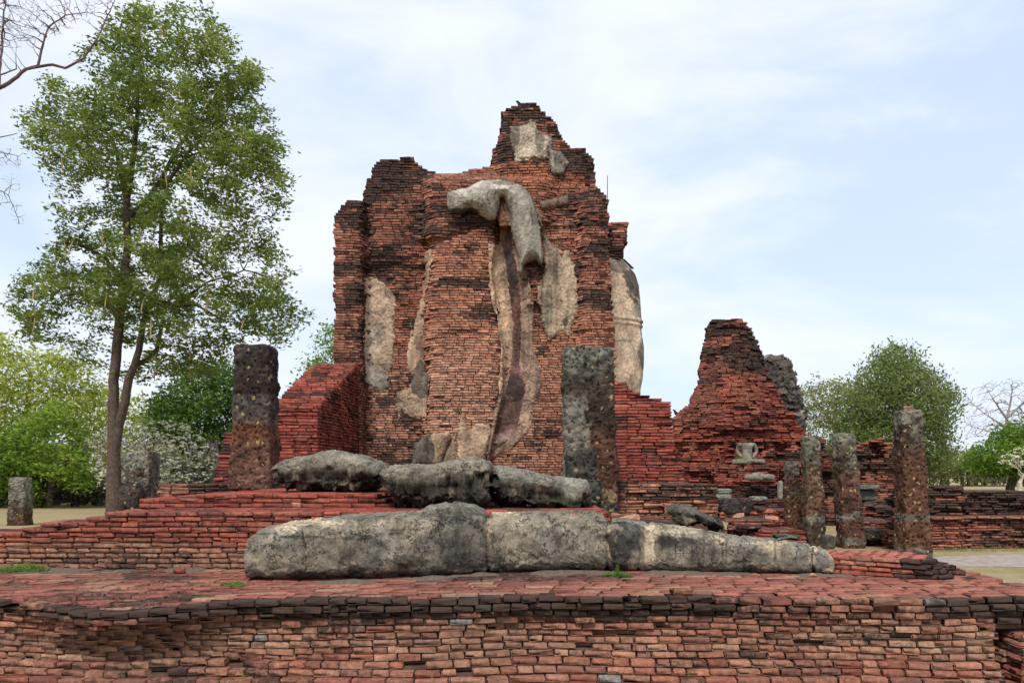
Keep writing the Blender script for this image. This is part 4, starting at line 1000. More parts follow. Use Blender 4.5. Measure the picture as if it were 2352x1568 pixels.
# ------------------------------------------------------------------ big stucco leg of the seated statue
def leg():
    us = [560, 568, 580, 600, 650, 700, 800, 900, 968, 985, 1010, 1080, 1108, 1118, 1130, 1200, 1300, 1368, 1386, 1400, 1480, 1550, 1620, 1700, 1760, 1830, 1870, 1895, 1910, 1919]
    vt = [1240, 1228, 1216, 1207, 1196, 1189, 1181, 1177, 1174, 1167, 1163, 1161, 1170, 1182, 1176, 1174, 1173, 1173, 1180, 1192, 1200, 1206, 1215, 1228, 1232, 1240, 1246, 1258, 1270, 1290]
    vb = np.interp(us, [560, 700, 850, 1000, 1100, 1300, 1500, 1700, 1919], [1334, 1337, 1334, 1326, 1319, 1313, 1314, 1317, 1321])
    yfc = (CZ - 0.7) * F / (vb - HV)
    hd = np.interp(us, [560, 700, 1100, 1400, 1700, 1919], [0.42, 0.46, 0.44, 0.38, 0.32, 0.26])
    V, u, tt = loft_x(us, vt, vb + 3, yfc + hd, hd, 150, 3.7, 3, 0.12)
    Nn = normals_of(V)
    d = (fbm(V * 1.6 + 1, 3) - .5) * 0.06 + (fbm(V * 9 + 1, 4) - .5) * 0.018
    uu, vv = to_uv(V)
    def crease(c, wd, dep, slope=0.0): return -dep * g1(uu - c - (vv - 1240) * slope, 0, wd)
    d = d + crease(1122, 5, 0.035) + crease(1398, 5, 0.04, -0.05) + crease(1480, 5, 0.03, -0.2) + crease(1625, 5, 0.012, 0.1) + crease(1700, 5, 0.015, 0.1) + crease(1790, 5, 0.015) + crease(1862, 4, 0.03, 0.1)
    d = d - 0.05 * g1(uu, 1436, 26) * g1(vv, 1270, 60) * 0 + 0.04 * g1(uu, 1436, 30) * g1(vv, 1240, 40)
    d = d + 0.03 * g1(uu, 1710, 22) * g1(vv, 1265, 22) + 0.03 * g1(uu, 1888, 16) * g1(vv, 1285, 20) + 0.03 * g1(uu, 1030, 60) * sst(1190, 1170, vv)
    # flaking layers on the left half
    fl = fbm(V * 3.4 + 20, 4); d = d - 0.02 * sst(0.5, 0.53, fl) * (uu < 1400)
    d = d + (fbm(V * 22 + 3, 3) - .5) * 0.018 
    f_ = fbm(V * 3.1 + 60, 4); d = d + (np.round(f_ * 14) / 14 - f_) * 0.13
    V = V + Nn * d[..., None]
    V[..., 2] = np.maximum(V[..., 2], 0.66)
    G, fs = capped(V)
    c = np.tile(GREY * 1.08, (len(G), 1))
    fl2 = fbm(G * 3.4 + 20, 4)
    c = lerp(c, np.array((0.30, 0.255, 0.185)), (sst(0.5, 0.54, fl2) * 0.5)[:, None])
    c = lerp(c, np.array((0.12, 0.115, 0.095)), sst(0.55, 0.62, fbm(G * np.array((3.5, 3.5, 2.2)) + 50, 5))[:, None] * 0.6)
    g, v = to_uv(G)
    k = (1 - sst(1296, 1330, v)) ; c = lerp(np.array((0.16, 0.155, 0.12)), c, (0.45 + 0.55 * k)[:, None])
    be = (0.50, 0.41, 0.28)
    c = paint(c, G, [(700, 1197, 60, 9, be, .8), (655, 1215, 22, 14, be, .75), (625, 1235, 20, 12, be, .5), (765, 1200, 30, 12, be, .5), (1124, 1215, 6, 40, be, .8), (1160, 1179, 36, 5, be, .8),
                     (1405, 1230, 10, 55, be, .75), (1492, 1250, 14, 55, be, .85), (1560, 1215, 60, 12, be, .7), (1640, 1240, 24, 12, be, .55), (1790, 1258, 40, 24, be, .8), (1866, 1270, 10, 40, be, .8), (1900, 1285, 14, 34, be, .75), (1740, 1250, 30, 12, be, .5)],
              9.0, 0.75)
    c = paint(c, G, [(1045, 1185, 72, 22, (0.10, 0.095, 0.08), .85), (1040, 1240, 90, 45, (0.09, 0.085, 0.075), .55), (1436, 1245, 38, 45, (0.05, 0.047, 0.042), .92), (1425, 1290, 22, 20, (0.05, 0.047, 0.042), .8),
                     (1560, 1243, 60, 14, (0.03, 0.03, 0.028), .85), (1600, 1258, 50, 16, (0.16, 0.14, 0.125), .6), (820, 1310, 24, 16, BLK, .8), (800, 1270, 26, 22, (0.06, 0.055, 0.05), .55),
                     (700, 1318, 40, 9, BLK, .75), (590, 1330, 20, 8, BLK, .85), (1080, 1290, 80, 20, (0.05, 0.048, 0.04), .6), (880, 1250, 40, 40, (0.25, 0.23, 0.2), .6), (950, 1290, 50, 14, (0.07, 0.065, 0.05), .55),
                     (1290, 1240, 70, 35, (0.23, 0.21, 0.175), .6), (1712, 1262, 30, 26, (0.15, 0.14, 0.12), .75), (1820, 1270, 36, 26, (0.15, 0.145, 0.12), .7), (1887, 1283, 16, 22, (0.15, 0.145, 0.13), .8), (1868, 1308, 8, 18, BLK, .7),
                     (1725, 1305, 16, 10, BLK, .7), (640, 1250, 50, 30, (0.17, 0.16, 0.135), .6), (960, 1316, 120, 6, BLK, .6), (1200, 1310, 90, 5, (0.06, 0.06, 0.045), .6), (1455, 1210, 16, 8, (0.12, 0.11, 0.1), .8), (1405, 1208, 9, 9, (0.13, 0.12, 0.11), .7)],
              9.0, 0.75)
    c = paint(c, G, [(x_, 1243 + y_, 2.2, l_, (0.04, 0.036, 0.03), .6) for x_, y_, l_ in ((1504, 0, 26), (1520, 6, 30), (1536, -2, 24), (1552, 8, 32), (1570, 4, 26), (1590, 10, 30), (1616, 12, 40), (1640, 10, 34), (1668, 20, 30))], 7.0, 0.5)
    c = paint(c, G, [(1712, 1288, 26, 3, BLK, .85), (1660, 1262, 3, 26, BLK, .7), (1780, 1262, 3, 34, BLK, .6), (1866, 1290, 3, 34, BLK, .9), (1395, 1200, 22, 3, BLK, .8), (690, 1232, 60, 2.5, BLK, .7), (800, 1236, 50, 2.5, BLK, .6), (600, 1225, 30, 2.5, BLK, .7), (930, 1216, 50, 2.5, BLK, .6)], 7.0, 1.0)
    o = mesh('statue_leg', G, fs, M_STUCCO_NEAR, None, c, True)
    tag(o, 'long weathered grey and beige stucco leg of a seated statue lying across the platform', 'statue')
leg()

def chunk(name, us, vt, vb, Yc, hd, colr, label, cat='stone', under=0.45, seed=0.0, mat=None, spots=(), zmin=None, amp=0.09, ends=0.14, group=None, ex=4.2, rgh=0.5):
    V, u, tt = loft_x(us, vt, vb, Yc, hd, 96, ex, 3, ends)
    Nn = normals_of(V); zc = V[..., 2].mean(1, keepdims=True); hz = (V[..., 2].max(1, keepdims=True) - V[..., 2].min(1, keepdims=True)) / 2
    rel = (V[..., 2] - zc) / (hz + 1e-6)
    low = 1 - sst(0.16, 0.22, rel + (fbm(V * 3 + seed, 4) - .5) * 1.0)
    d = (fbm(V * 2.5 + seed, 3) - .5) * amp + (fbm(V * 8 + seed, 4) - .5) * 0.02
    d = d + low * ((np.round(fbm(V * np.array((6.5, 6.5, 8.0)) + seed, 5) * 16) / 16 - .5) * rgh - 0.045) + (fbm(V * 20 + seed, 3) - .5) * 0.025
    f_ = fbm(V * 3.4 + 40 + seed, 4); d = d + (np.round(f_ * 12) / 12 - f_) * 0.22 * (rgh / 0.5)
    V = V + Nn * d[..., None]
    if zmin is not None: V[..., 2] = np.maximum(V[..., 2], zmin)
    G, fs = capped(V)
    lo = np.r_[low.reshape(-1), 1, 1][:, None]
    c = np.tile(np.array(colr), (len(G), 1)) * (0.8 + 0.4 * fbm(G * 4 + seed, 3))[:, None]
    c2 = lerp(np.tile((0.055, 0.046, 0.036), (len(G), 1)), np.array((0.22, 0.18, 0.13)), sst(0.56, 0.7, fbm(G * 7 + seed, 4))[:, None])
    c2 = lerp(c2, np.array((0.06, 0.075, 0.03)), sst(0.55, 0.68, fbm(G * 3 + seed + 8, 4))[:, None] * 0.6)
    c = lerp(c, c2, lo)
    if len(spots): c = paint(c, G, spots, 4, 1.0)
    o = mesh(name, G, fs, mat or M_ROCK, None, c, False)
    return tag(o, label, cat, group)
G2 = (0.27, 0.24, 0.185)
FS = 'broken stucco fragments lying behind the long leg'
chunk('fallen_fragment', [618, 625, 650, 700, 760, 820, 865, 882], [1088, 1070, 1055, 1045, 1042, 1048, 1066, 1086], [1094, 1100, 1120, 1130, 1131, 1131, 1126, 1104], 9.35, 0.5, G2, 'rounded grey stucco fragment beside the left laterite pillar, overhanging the red terrace', seed=1.0, zmin=1.375, group=FS, amp=0.14, under=0.7)
chunk('fallen_fragment', [868, 875, 900, 950, 1000, 1060, 1110, 1124, 1130], [1088, 1079, 1072, 1066, 1062, 1058, 1058, 1064, 1085], [1098, 1120, 1150, 1164, 1170, 1168, 1150, 1120, 1100], 8.75, 0.5, G2, 'middle grey stucco fragment with a cracked smooth top and crumbled underside', seed=2.0, zmin=1.232, group=FS, amp=0.12, under=0.7, ex=5)
chunk('fallen_fragment', [1128, 1133, 1145, 1200, 1260, 1320, 1345, 1362], [1085, 1070, 1066, 1076, 1088, 1101, 1106, 1125], [1105, 1130, 1156, 1170, 1174, 1175, 1174, 1160], 8.75, 0.45, (0.26, 0.24, 0.20), 'grey stucco fragment sloping down to the right with bricks showing in its broken side', seed=3.0, zmin=1.232, group=FS, amp=0.10, under=0.6, ex=5, spots=[(1245, 1118, 9, 5, (0.35, 0.13, 0.08), .9), (1185, 1112, 12, 5, (0.28, 0.12, 0.08), .9)])
chunk('fallen_fragment', [1545, 1550, 1562, 1600, 1640, 1660, 1670], [1176, 1165, 1160, 1166, 1184, 1196, 1206], [1188, 1196, 1203, 1212, 1222, 1226, 1220], 8.3, 0.28, (0.12, 0.11, 0.09), 'small dark rough rock lying behind the shin part of the leg', seed=4.0, group=FS, amp=0.10, under=0.6, rgh=0.35)
chunk('fallen_fragment', [1782, 1795, 1812, 1830, 1846], [1238, 1230, 1226, 1229, 1240], [1243, 1243, 1243, 1244, 1245], 7.75, 0.16, (0.16, 0.15, 0.125), 'thin grey flake lying on the foot end of the leg', seed=5.0, group=FS, amp=0.02, rgh=0.05)

# ------------------------------------------------------------------ laterite pillars
def pillar(name, u0t, u1t, u0b, u1b, vt, zb, Y, label, bands, seed=0.0, moss=0.5, joints=(), group=None, lean=0.0, mat=None, chip=0.03, topgrey=(0.19, 0.18, 0.145), extra=None, grey=()):
    zt = ZV(vt, Y); xt0, xt1, xb0, xb1 = XU(u0t, Y), XU(u1t, Y), XU(u0b, Y), XU(u1b, Y)
    def fix(a, b):
        W = (b - a) * Y / F
        if a > CU: w2 = W / (1 + (a - CU) / F); return XU(b, Y) - w2, XU(b, Y)
        if b < CU: w2 = W / (1 + (CU - b) / F); return XU(a, Y), XU(a, Y) + w2
        return XU(a, Y), XU(b, Y)
    xt0, xt1 = fix(u0t, u1t); xb0, xb1 = fix(u0b, u1b)
    n = int((zt - zb) / 0.022) + 2; z = np.linspace(zb, zt, n); f = (z - zb) / (zt - zb)
    cx = lerp((xb0 + xb1) / 2, (xt0 + xt1) / 2, f); hw = lerp((xb1 - xb0) / 2, (xt1 - xt0) / 2, f)
    m = 96; a = np.linspace(0, 2 * np.pi, m, endpoint=False); ex = 11
    cs, sn = np.cos(a), np.sin(a); r = 1 / (np.abs(cs) ** ex + np.abs(sn) ** ex) ** (1 / ex)
    edge = np.clip((zt - z) / 0.07, 0, 1); k = 0.9 + 0.1 * np.sqrt(1 - (1 - edge) ** 2)
    V = np.zeros((n, m, 3)); V[..., 0] = cx[:, None] + hw[:, None] * k[:, None] * r * cs; V[..., 1] = Y + hw.mean() + (hw * k)[:, None] * r * sn; V[..., 2] = z[:, None]
    Nn = normals_of(V)
    d = (fbm(V * 3.5 + seed, 5) - .5) * chip * 4 + (fbm(V * 14 + seed, 4) - .5) * chip * 2.4
    for j in joints: d = d - 0.014 * g1(z[:, None] + (fbm(V * 3, 3) - .5) * 0.12, ZV(j, Y), 0.014)
    V = V + Nn * d[..., None]
    G, fs = capped(V); fs[1] = fs[1]
    zz = G[:, 2]; vv = HV - (zz - CZ) * F / Y; wv = vv + (fbm(G * 3 + seed, 3) - .5) * 26
    c = np.zeros((len(G), 3)); bv = [b[0] for b in bands]; bc = np.array([b[1] for b in bands])
    for q in range(3): c[:, q] = np.interp(wv, bv, bc[:, q])
    c = c * (0.42 + 0.45 * fbm(G * 6 + seed, 3))[:, None]
    mk = sst(0.45, 0.6, fbm(G * 5 + seed + 3, 4) + 0.25 * (1 - sst(vt, vt + 60, vv)))[:, None] * (1 - sst(vt + 30, vt + 110, vv))[:, None] * moss
    c = lerp(c, np.array(topgrey), mk)
    for (gv, gr) in grey:
        c = lerp(c, np.array((0.13, 0.125, 0.10)), (g1(wv, gv, gr) * 0.85)[:, None])
    if extra is not None: c = extra(c, G)
    o = mesh(name, G, fs, mat or M_LAT, None, c, True)
    return tag(o, label, 'pillar', group)
LB = (0.13, 0.060, 0.038); LD = (0.05, 0.032, 0.025); LR_ = (0.22, 0.085, 0.05); LG_ = (0.12, 0.10, 0.08)
GP = 'worn laterite pillars standing around the ruins'
pillar('laterite_pillar', 537, 637, 524, 651, 790, 1.37, 11.3, 'tall dark brown laterite pillar on the red terrace at left, flat topped', [(790, (0.035, 0.028, 0.024)), (830, LD), (900, (0.045, 0.028, 0.024)), (908, (0.10, 0.085, 0.075)), (960, (0.13, 0.10, 0.085)), (985, LR_), (1030, (0.15, 0.075, 0.05)), (1095, (0.19, 0.10, 0.07)), (1130, (0.12, 0.055, 0.04))], 1.0, 0.15, (905, 985, 1035, 1092), GP)
def mossy(c, G):
    u, v = to_uv(G)
    m = (1 - sst(1350, 1356, u + (fbm(G * 5, 3) - .5) * 40)) * sst(890, 930, v)
    c = lerp(c, np.array((0.24, 0.22, 0.18)), m[:, None] * 0.85)
    c = lerp(c, np.array((0.24, 0.25, 0.19)), ((1 - sst(820, 870, v)) * sst(0.4, 0.6, fbm(G * 6, 3)))[:, None] * 0.9)
    c = c * 0.72
    return lerp(c, np.array((0.38, 0.28, 0.16)), (g1(u, 1403, 22) * g1(v, 1140, 12))[:, None] * 0.8)
pillar('laterite_pillar', 1291, 1408, 1292, 1422, 794, 0.95, 11.6, 'tall moss grey and brown laterite pillar standing before the right part of the tall ruin', [(794, (0.12, 0.12, 0.095)), (850, (0.08, 0.07, 0.055)), (900, (0.12, 0.08, 0.055)), (960, (0.07, 0.05, 0.04)), (1000, (0.17, 0.085, 0.055)), (1090, (0.17, 0.08, 0.05)), (1130, (0.16, 0.08, 0.05)), (1160, (0.10, 0.09, 0.07)), (1200, (0.10, 0.09, 0.07))], 2.0, 0.5, (908, 985), GP, extra=mossy, chip=0.04)
pillar('laterite_pillar', 2050, 2121, 2052, 2144, 941, 0.0, 15.6, 'tallest speckled laterite pillar at right with a brick lying on its top', [(941, (0.12, 0.11, 0.085)), (985, LD), (1060, LB), (1110, (0.14, 0.065, 0.04)), (1180, (0.15, 0.07, 0.04)), (1250, (0.17, 0.08, 0.045)), (1290, LG_)], 3.0, 0.55, (1015, 1180, 1196), GP, mat=M_LAT_FINE, grey=((1190, 8), (1270, 8)))
pillar('laterite_pillar', 1911, 1967, 1917, 1990, 994, 0.0, 17.5, 'speckled laterite pillar with pale lichen head, second tallest of the right group', [(994, (0.17, 0.16, 0.12)), (1040, (0.10, 0.08, 0.06)), (1070, LD), (1090, (0.2, 0.13, 0.085)), (1110, (0.16, 0.08, 0.06)), (1180, (0.10, 0.045, 0.035)), (1260, (0.15, 0.07, 0.045))], 4.0, 0.7, (1060, 1115, 1185), GP, mat=M_LAT_FINE, grey=((1188, 7), (1240, 6)))
pillar('laterite_pillar', 1839, 1884, 1842, 1901, 1000, 0.0, 18.0, 'slim grey brown laterite pillar between the short dark one and the lichen headed one', [(1000, (0.13, 0.125, 0.095)), (1050, (0.11, 0.095, 0.07)), (1100, (0.17, 0.11, 0.075)), (1180, (0.16, 0.08, 0.05)), (1200, (0.05, 0.035, 0.03)), (1240, (0.10, 0.07, 0.05))], 5.0, 0.55, (1048, 1185), GP, mat=M_LAT_FINE, grey=((1194, 9),))
pillar('laterite_pillar', 1800, 1836, 1801, 1846, 1058, 0.0, 19.0, 'shortest dark laterite pillar of the right group, its head black', [(1058, LD), (1090, LD), (1110, (0.13, 0.06, 0.04)), (1220, (0.15, 0.07, 0.045))], 6.0, 0.5, (1165,), GP, mat=M_LAT_FINE)
pillar('laterite_stub', 19, 75, 13, 78, 1096, 0.0, 25.0, 'short grey laterite stub at the far left edge in front of the green tree', [(1096, (0.20, 0.175, 0.14)), (1130, (0.16, 0.14, 0.11)), (1160, (0.11, 0.09, 0.06)), (1200, (0.13, 0.07, 0.04))], 7.0, 0.8, (1150,), GP)
pillar('laterite_stub', 283, 368, 282, 369, 1036, 0.0, 16.0, 'broad grey laterite stub just right of the big tree trunk', [(1036, (0.12, 0.10, 0.085)), (1090, (0.085, 0.055, 0.045)), (1118, (0.11, 0.09, 0.075)), (1160, (0.08, 0.055, 0.045))], 8.0, 0.9, (1115,), GP, chip=0.04,
       extra=lambda c, G: lerp(c, np.array((0.17, 0.155, 0.13)), (sst(345, 352, to_uv(G)[0]) * 0.9)[:, None]))
rock('rubble_stone', (XU(302, 15.3), 15.3, ZV(1165, 15.3)), (0.42, 0.4, 0.9), M_LAT, (0.05, 0.035, 0.03), seed=3.0, ex=3)
tag(bpy.context.scene.objects['rubble_stone'], 'dark pitted rubble stone at the foot of the broad grey stub', 'stone')
# dark laterite blocks leaning before the mossy pillar
def block(name, u0, u1, v0, v1, Y, dep, colr, label, seed, mat=M_LAT, rz=0.0, cat='stone', group=None, zb=None):
    z1 = ZV(v0, Y); z0 = ZV(v1, Y) if zb is None else zb; x0, x1 = XU(u0, Y), XU(u1, Y)
    o = rock(name, ((x0 + x1) / 2, Y + dep / 2, (z0 + z1) / 2), ((x1 - x0), dep, (z1 - z0)), mat, colr, None, seed, 0.10, 5, 5.0, rz, 0.5, 1.6)
    return tag(o, label, cat, group)
block('laterite_block', 1302, 1374, 1026, 1106, 9.5, 0.38, (0.06, 0.055, 0.045), 'black pitted upper block leaning on the mossy pillar behind the sloping fragment', 11.0)
block('laterite_block', 1332, 1384, 1100, 1174, 9.4, 0.40, (0.05, 0.048, 0.04), 'black lower block under the leaning one, at the foot of the mossy pillar', 12.0, zb=1.2)
block('laterite_drum', 1656, 1703, 1146, 1182, 14.0, 0.45, (0.045, 0.038, 0.034), 'round dark drum lying beside a square block on the broken terrace', 13.0, M_LAT_FINE)
block('laterite_block', 1702, 1728, 1144, 1184, 14.2, 0.4, (0.05, 0.036, 0.033), 'upright square dark block right of the round drum', 14.0, M_LAT_FINE)
block('laterite_block', 1629, 1656, 1160, 1184, 14.6, 0.5, (0.06, 0.05, 0.045), 'low dark slab left of the round drum', 15.0, M_LAT_FINE)
block('laterite_drum', 1988, 2037, 1213, 1241, 17.8, 0.5, (0.05, 0.042, 0.038), 'dark drum lying on the brick heap between the two widest pillars', 16.0, M_LAT_FINE)
block('grey_block', 1648, 1684, 1122, 1134, 27.0, 0.8, (0.20, 0.20, 0.165), 'upper grey stone block left below the lap statue', 17.0, M_STUCCO)
block('grey_block', 1646, 1684, 1133, 1146, 27.0, 0.8, (0.17, 0.175, 0.14), 'lower grey stone block left below the lap statue', 18.0, M_STUCCO)
block('grey_block', 1732, 1766, 1140, 1150, 26.6, 0.7, (0.24, 0.24, 0.20), 'flat pale stone slab below the lap statue', 19.0, M_STUCCO)
block('stone_post', 1789, 1799, 1104, 1146, 27.0, 0.2, (0.22, 0.21, 0.17), 'small upright pale stone post beside the shortest dark pillar', 20.0, M_STUCCO)
block('stone_slab', 1976, 2026, 1113, 1124, 24.0, 0.7, (0.14, 0.145, 0.115), 'grey green moulded slab overhanging the heap between the widest pillars', 21.0, M_STUCCO)
block('stone_slab', 1978, 2018, 1124, 1150, 24.2, 0.6, (0.10, 0.105, 0.085), 'grey green lower stone carrying the moulded slab', 22.0, M_STUCCO)
block('rubble_stone', 1898, 1922, 1230, 1262, 16.6, 0.4, (0.14, 0.12, 0.10), 'pile stone between the slim pillar and the lichen headed pillar', 23.0, M_ROCK)

# ------------------------------------------------------------------ small seated statues (skin modifier bodies)
M_STAT = mat_plain('pale statue stucco', (0.17, 0.15, 0.12), 0.75, 6, 0.04)
k = 1.0
sv = [(0, 0, .12), (0, .02, .38), (0, .03, .60), (0, .03, .80),                       # pelvis, waist, chest, neck root
      (-.28, .03, .74), (-.36, .0, .46), (-.20, -.16, .26),                        # left shoulder elbow hand
      (.28, .03, .74), (.36, .0, .46), (.14, -.18, .24),
      (-.20, -.05, .10), (-.58, -.22, .10), (-.05, -.34, .10), (.2, -.05, .10), (.58, -.22, .10), (.05, -.32, .13)]
se = [(0, 1), (1, 2), (2, 3), (2, 4), (4, 5), (5, 6), (2, 7), (7, 8), (8, 9), (0, 10), (10, 11), (11, 12), (0, 13), (13, 14), (14, 15)]
sr = [(.20, .15), (.19, .12), (.23, .14), .09, .085, .065, .05, .085, .065, .05, .13, .10, .06, .13, .10, .06]
if True:
    def mk_statue(name, V, E, R, label, loc, sc):
        me = bpy.data.meshes.new(name); me.from_pydata([tuple(c * sc for c in v) for v in V], E, []); me.materials.append(M_STAT)
        o = bpy.data.objects.new(name, me); col.objects.link(o); o.location = loc
        o.modifiers.new('skin', 'SKIN')
        for i, r in enumerate(R):
            r = r if isinstance(r, tuple) else (r, r)
            me.skin_vertices[0].data[i].radius = (r[0] * sc, r[1] * sc)
        me.skin_vertices[0].data[0].use_root = True
        o.modifiers['skin'].use_smooth_shade = True
        m = o.modifiers.new('sub', 'SUBSURF'); m.levels = 2; m.render_levels = 2
        return tag(o, label, 'statue')
    mk_statue('seated_statue', sv, se, sr, 'small headless cross legged statue in the niche of the distant pyramid ruin', (XU(1712, 29.2), 29.0, ZV(1067, 29.2)), 0.98)
    sv2 = [(0, 0, .12), (0, .02, .30), (-.2, -.05, .12), (-.5, -.22, .12), (0, -.38, .10), (.2, -.05, .12), (.52, -.25, .10), (.06, -.36, .14)]
    mk_statue('lap_statue', sv2, [(0, 1), (0, 2), (2, 3), (3, 4), (0, 5), (5, 6), (6, 7)], [(.18, .15), (.12, .10), .14, .12, .07, .14, .12, .07], 'broken statue of crossed legs only, just below the small headless statue', (XU(1738, 28.2), 28.1, ZV(1103, 28.2)), 0.95)

# dusty soil gathered along the foot of the leg and the terrace
def dirt():
    U, Y_ = np.meshgrid(np.arange(-5.4, 3.0, 0.025), np.arange(6.35, 7.75, 0.025))
    us = [560, 700, 850, 1000, 1100, 1300, 1500, 1700, 1919]; vb = [1334, 1337, 1334, 1326, 1319, 1313, 1314, 1317, 1321]
    xs = [(u - CU) * ((CZ - .7) * F / (v - HV)) / F for u, v in zip(us, vb)]; yf = [(CZ - .7) * F / (v - HV) for v in vb]
    yl = np.where(U < xs[0], 7.66, np.interp(U, xs, yf))
    p = np.stack([U, Y_, 0 * U], -1)
    hgt = 0.010 - 0.14 * np.abs(Y_ - yl + 0.02) + (fbm(p * 3.0, 5) - .5) * 0.10
    hgt = np.minimum(hgt, 0.02) + (fbm(p * 25, 2) - .5) * 0.004
    Z = 0.70 + hgt; H, W = U.shape
    i = np.arange(H - 1)[:, None]; j = np.arange(W - 1)[None]
    Q = np.stack([i * W + j, i * W + j + 1, (i + 1) * W + j + 1, (i + 1) * W + j], -1).reshape(-1, 4)
    k = (hgt.reshape(-1)[Q] > -0.006).any(1); Q = Q[k]; used = np.unique(Q); rem = np.full(H * W, -1); rem[used] = np.arange(len(used))
    G = np.stack([U, Y_, Z], -1).reshape(-1, 3)[used]
    o = mesh('dirt', G, [rem[Q]], mat_plain('dusty soil', (0.12, 0.09, 0.068), 0.4, 30, 0.006), None, None, True); o['kind'] = 'stuff'
dirt()

# ------------------------------------------------------------------ trees by space colonisation
def crown_pts(poly, Y, depth, n, clump=0.0, csc=0.5, seed=0.0):
    poly = np.array(poly, float); out = []
    x0, y0 = poly.min(0); x1, y1 = poly.max(0); tot = 0
    mdist = None
    while tot < n:
        u = rng.uniform(x0, x1, 4000); v = rng.uniform(y0, y1, 4000)
        k = inside(u, v, poly); u, v = u[k], v[k]
        dd = pdist(u, v, poly); mdist = max(dd.max(), 1) if mdist is None else mdist
        w_ = np.sqrt(np.clip(1 - (1 - dd / mdist) ** 2, 0.02, 1))
        y = Y + rng.uniform(-1, 1, len(u)) * depth * w_
        p = np.stack([XU(u, y), y, ZV(v, y)], 1)
        if clump > 0:
            q = fbm(p * np.array((csc, csc, csc * 1.7)) + seed, 3); p = p[q > clump]
        out.append(p); tot += len(p)
    return np.vstack(out)[:n]
def colonize(nodes, parents, att, step, kill, maxit=150, infl=1e9):
    nodes = [np.array(p, float) for p in nodes]; parents = list(parents)
    att = np.array(att); nd = np.full(len(att), 1e18); ni = np.zeros(len(att), int)
    def upd(start):
        arr = np.array(nodes[start:])
        for c in range(0, len(arr), 256):
            blk = arr[c:c + 256]
            D = ((att[:, None, :] - blk[None]) ** 2).sum(2); j = D.argmin(1); dm = D[np.arange(len(att)), j]
            m = dm < nd; nd[m] = dm[m]; ni[m] = start + c + j[m]
    upd(0)
    for it in range(maxit):
        alive = (nd > kill * kill)
        att = att[alive]; nd = nd[alive]; ni = ni[alive]
        act = nd < infl * infl
        if not act.any(): break
        A = np.array(nodes)[ni[act]]; dr = att[act] - A; dr /= np.linalg.norm(dr, axis=1, keepdims=True) + 1e-9
        ids = ni[act]; uq, inv = np.unique(ids, return_inverse=True)
        sm = np.zeros((len(uq), 3)); np.add.at(sm, inv, dr)
        sm += rng.normal(0, 0.12, sm.shape) * np.linalg.norm(sm, axis=1, keepdims=True)
        sm /= np.linalg.norm(sm, axis=1, keepdims=True) + 1e-9
        st = len(nodes)
        for i, q in enumerate(uq): nodes.append(nodes[q] + sm[i] * step); parents.append(int(q))
        upd(st)
        if len(nodes) > 14000: break
    return np.array(nodes), np.array(parents)
def radii(parents, rtip, p, rmin0=None):
    n = len(parents); acc = np.zeros(n)
    for i in range(n - 1, -1, -1):
        if acc[i] == 0: acc[i] = rtip ** p
        if parents[i] >= 0: acc[parents[i]] += acc[i]
    r = acc ** (1 / p)
    if rmin0 is not None:
        for i, rr in rmin0.items(): r[i] = rr
        for i in range(n):
            if parents[i] >= 0 and i not in rmin0: r[i] = min(r[i], r[parents[i]] * 0.75)
    return r
def tubes(nodes, parents, r, colr, thin=0.05, jitc=0.25):
    idx = np.where(parents >= 0)[0]; Vs = []; Fs = []; Cs = []; base = 0
    for big in (True, False):
        k = idx[(r[idx] >= thin) == big]
        if not len(k): continue
        m = 10 if big else 3
        a = nodes[parents[k]]; b = nodes[k]; d = b - a; L_ = np.linalg.norm(d, axis=1, keepdims=True) + 1e-9; d = d / L_
        b = b + d * r[k][:, None] * 0.3
        up = np.where(np.abs(d[:, 2:3]) < 0.9, np.array([[0, 0, 1.0]]), np.array([[1.0, 0, 0]]))
        s = np.cross(d, up); s /= np.linalg.norm(s, axis=1, keepdims=True); t = np.cross(d, s)
        ang = np.linspace(0, 2 * np.pi, m, endpoint=False)
        ra = np.minimum(r[parents[k]], r[k] * 1.25)
        ring = s[:, None, :] * np.cos(ang)[None, :, None] + t[:, None, :] * np.sin(ang)[None, :, None]
        A = a[:, None] + ring * ra[:, None, None]; Bv = b[:, None] + ring * r[k][:, None, None]
        V = np.concatenate([A, Bv], 1).reshape(-1, 3)
        o = base + np.arange(len(k))[:, None] * 2 * m; j = np.arange(m)[None]; j2 = (j + 1) % m
        Fs.append(np.stack([o + j, o + j2, o + m + j2, o + m + j], -1).reshape(-1, 4)); Vs.append(V); base += len(V)
    V = np.vstack(Vs); F_ = np.vstack(Fs)
    c = np.tile(np.array(colr, float), (len(V), 1)) * (1 - jitc / 2 + jitc * fbm(V * 3, 3))[:, None]
    return V, F_, c
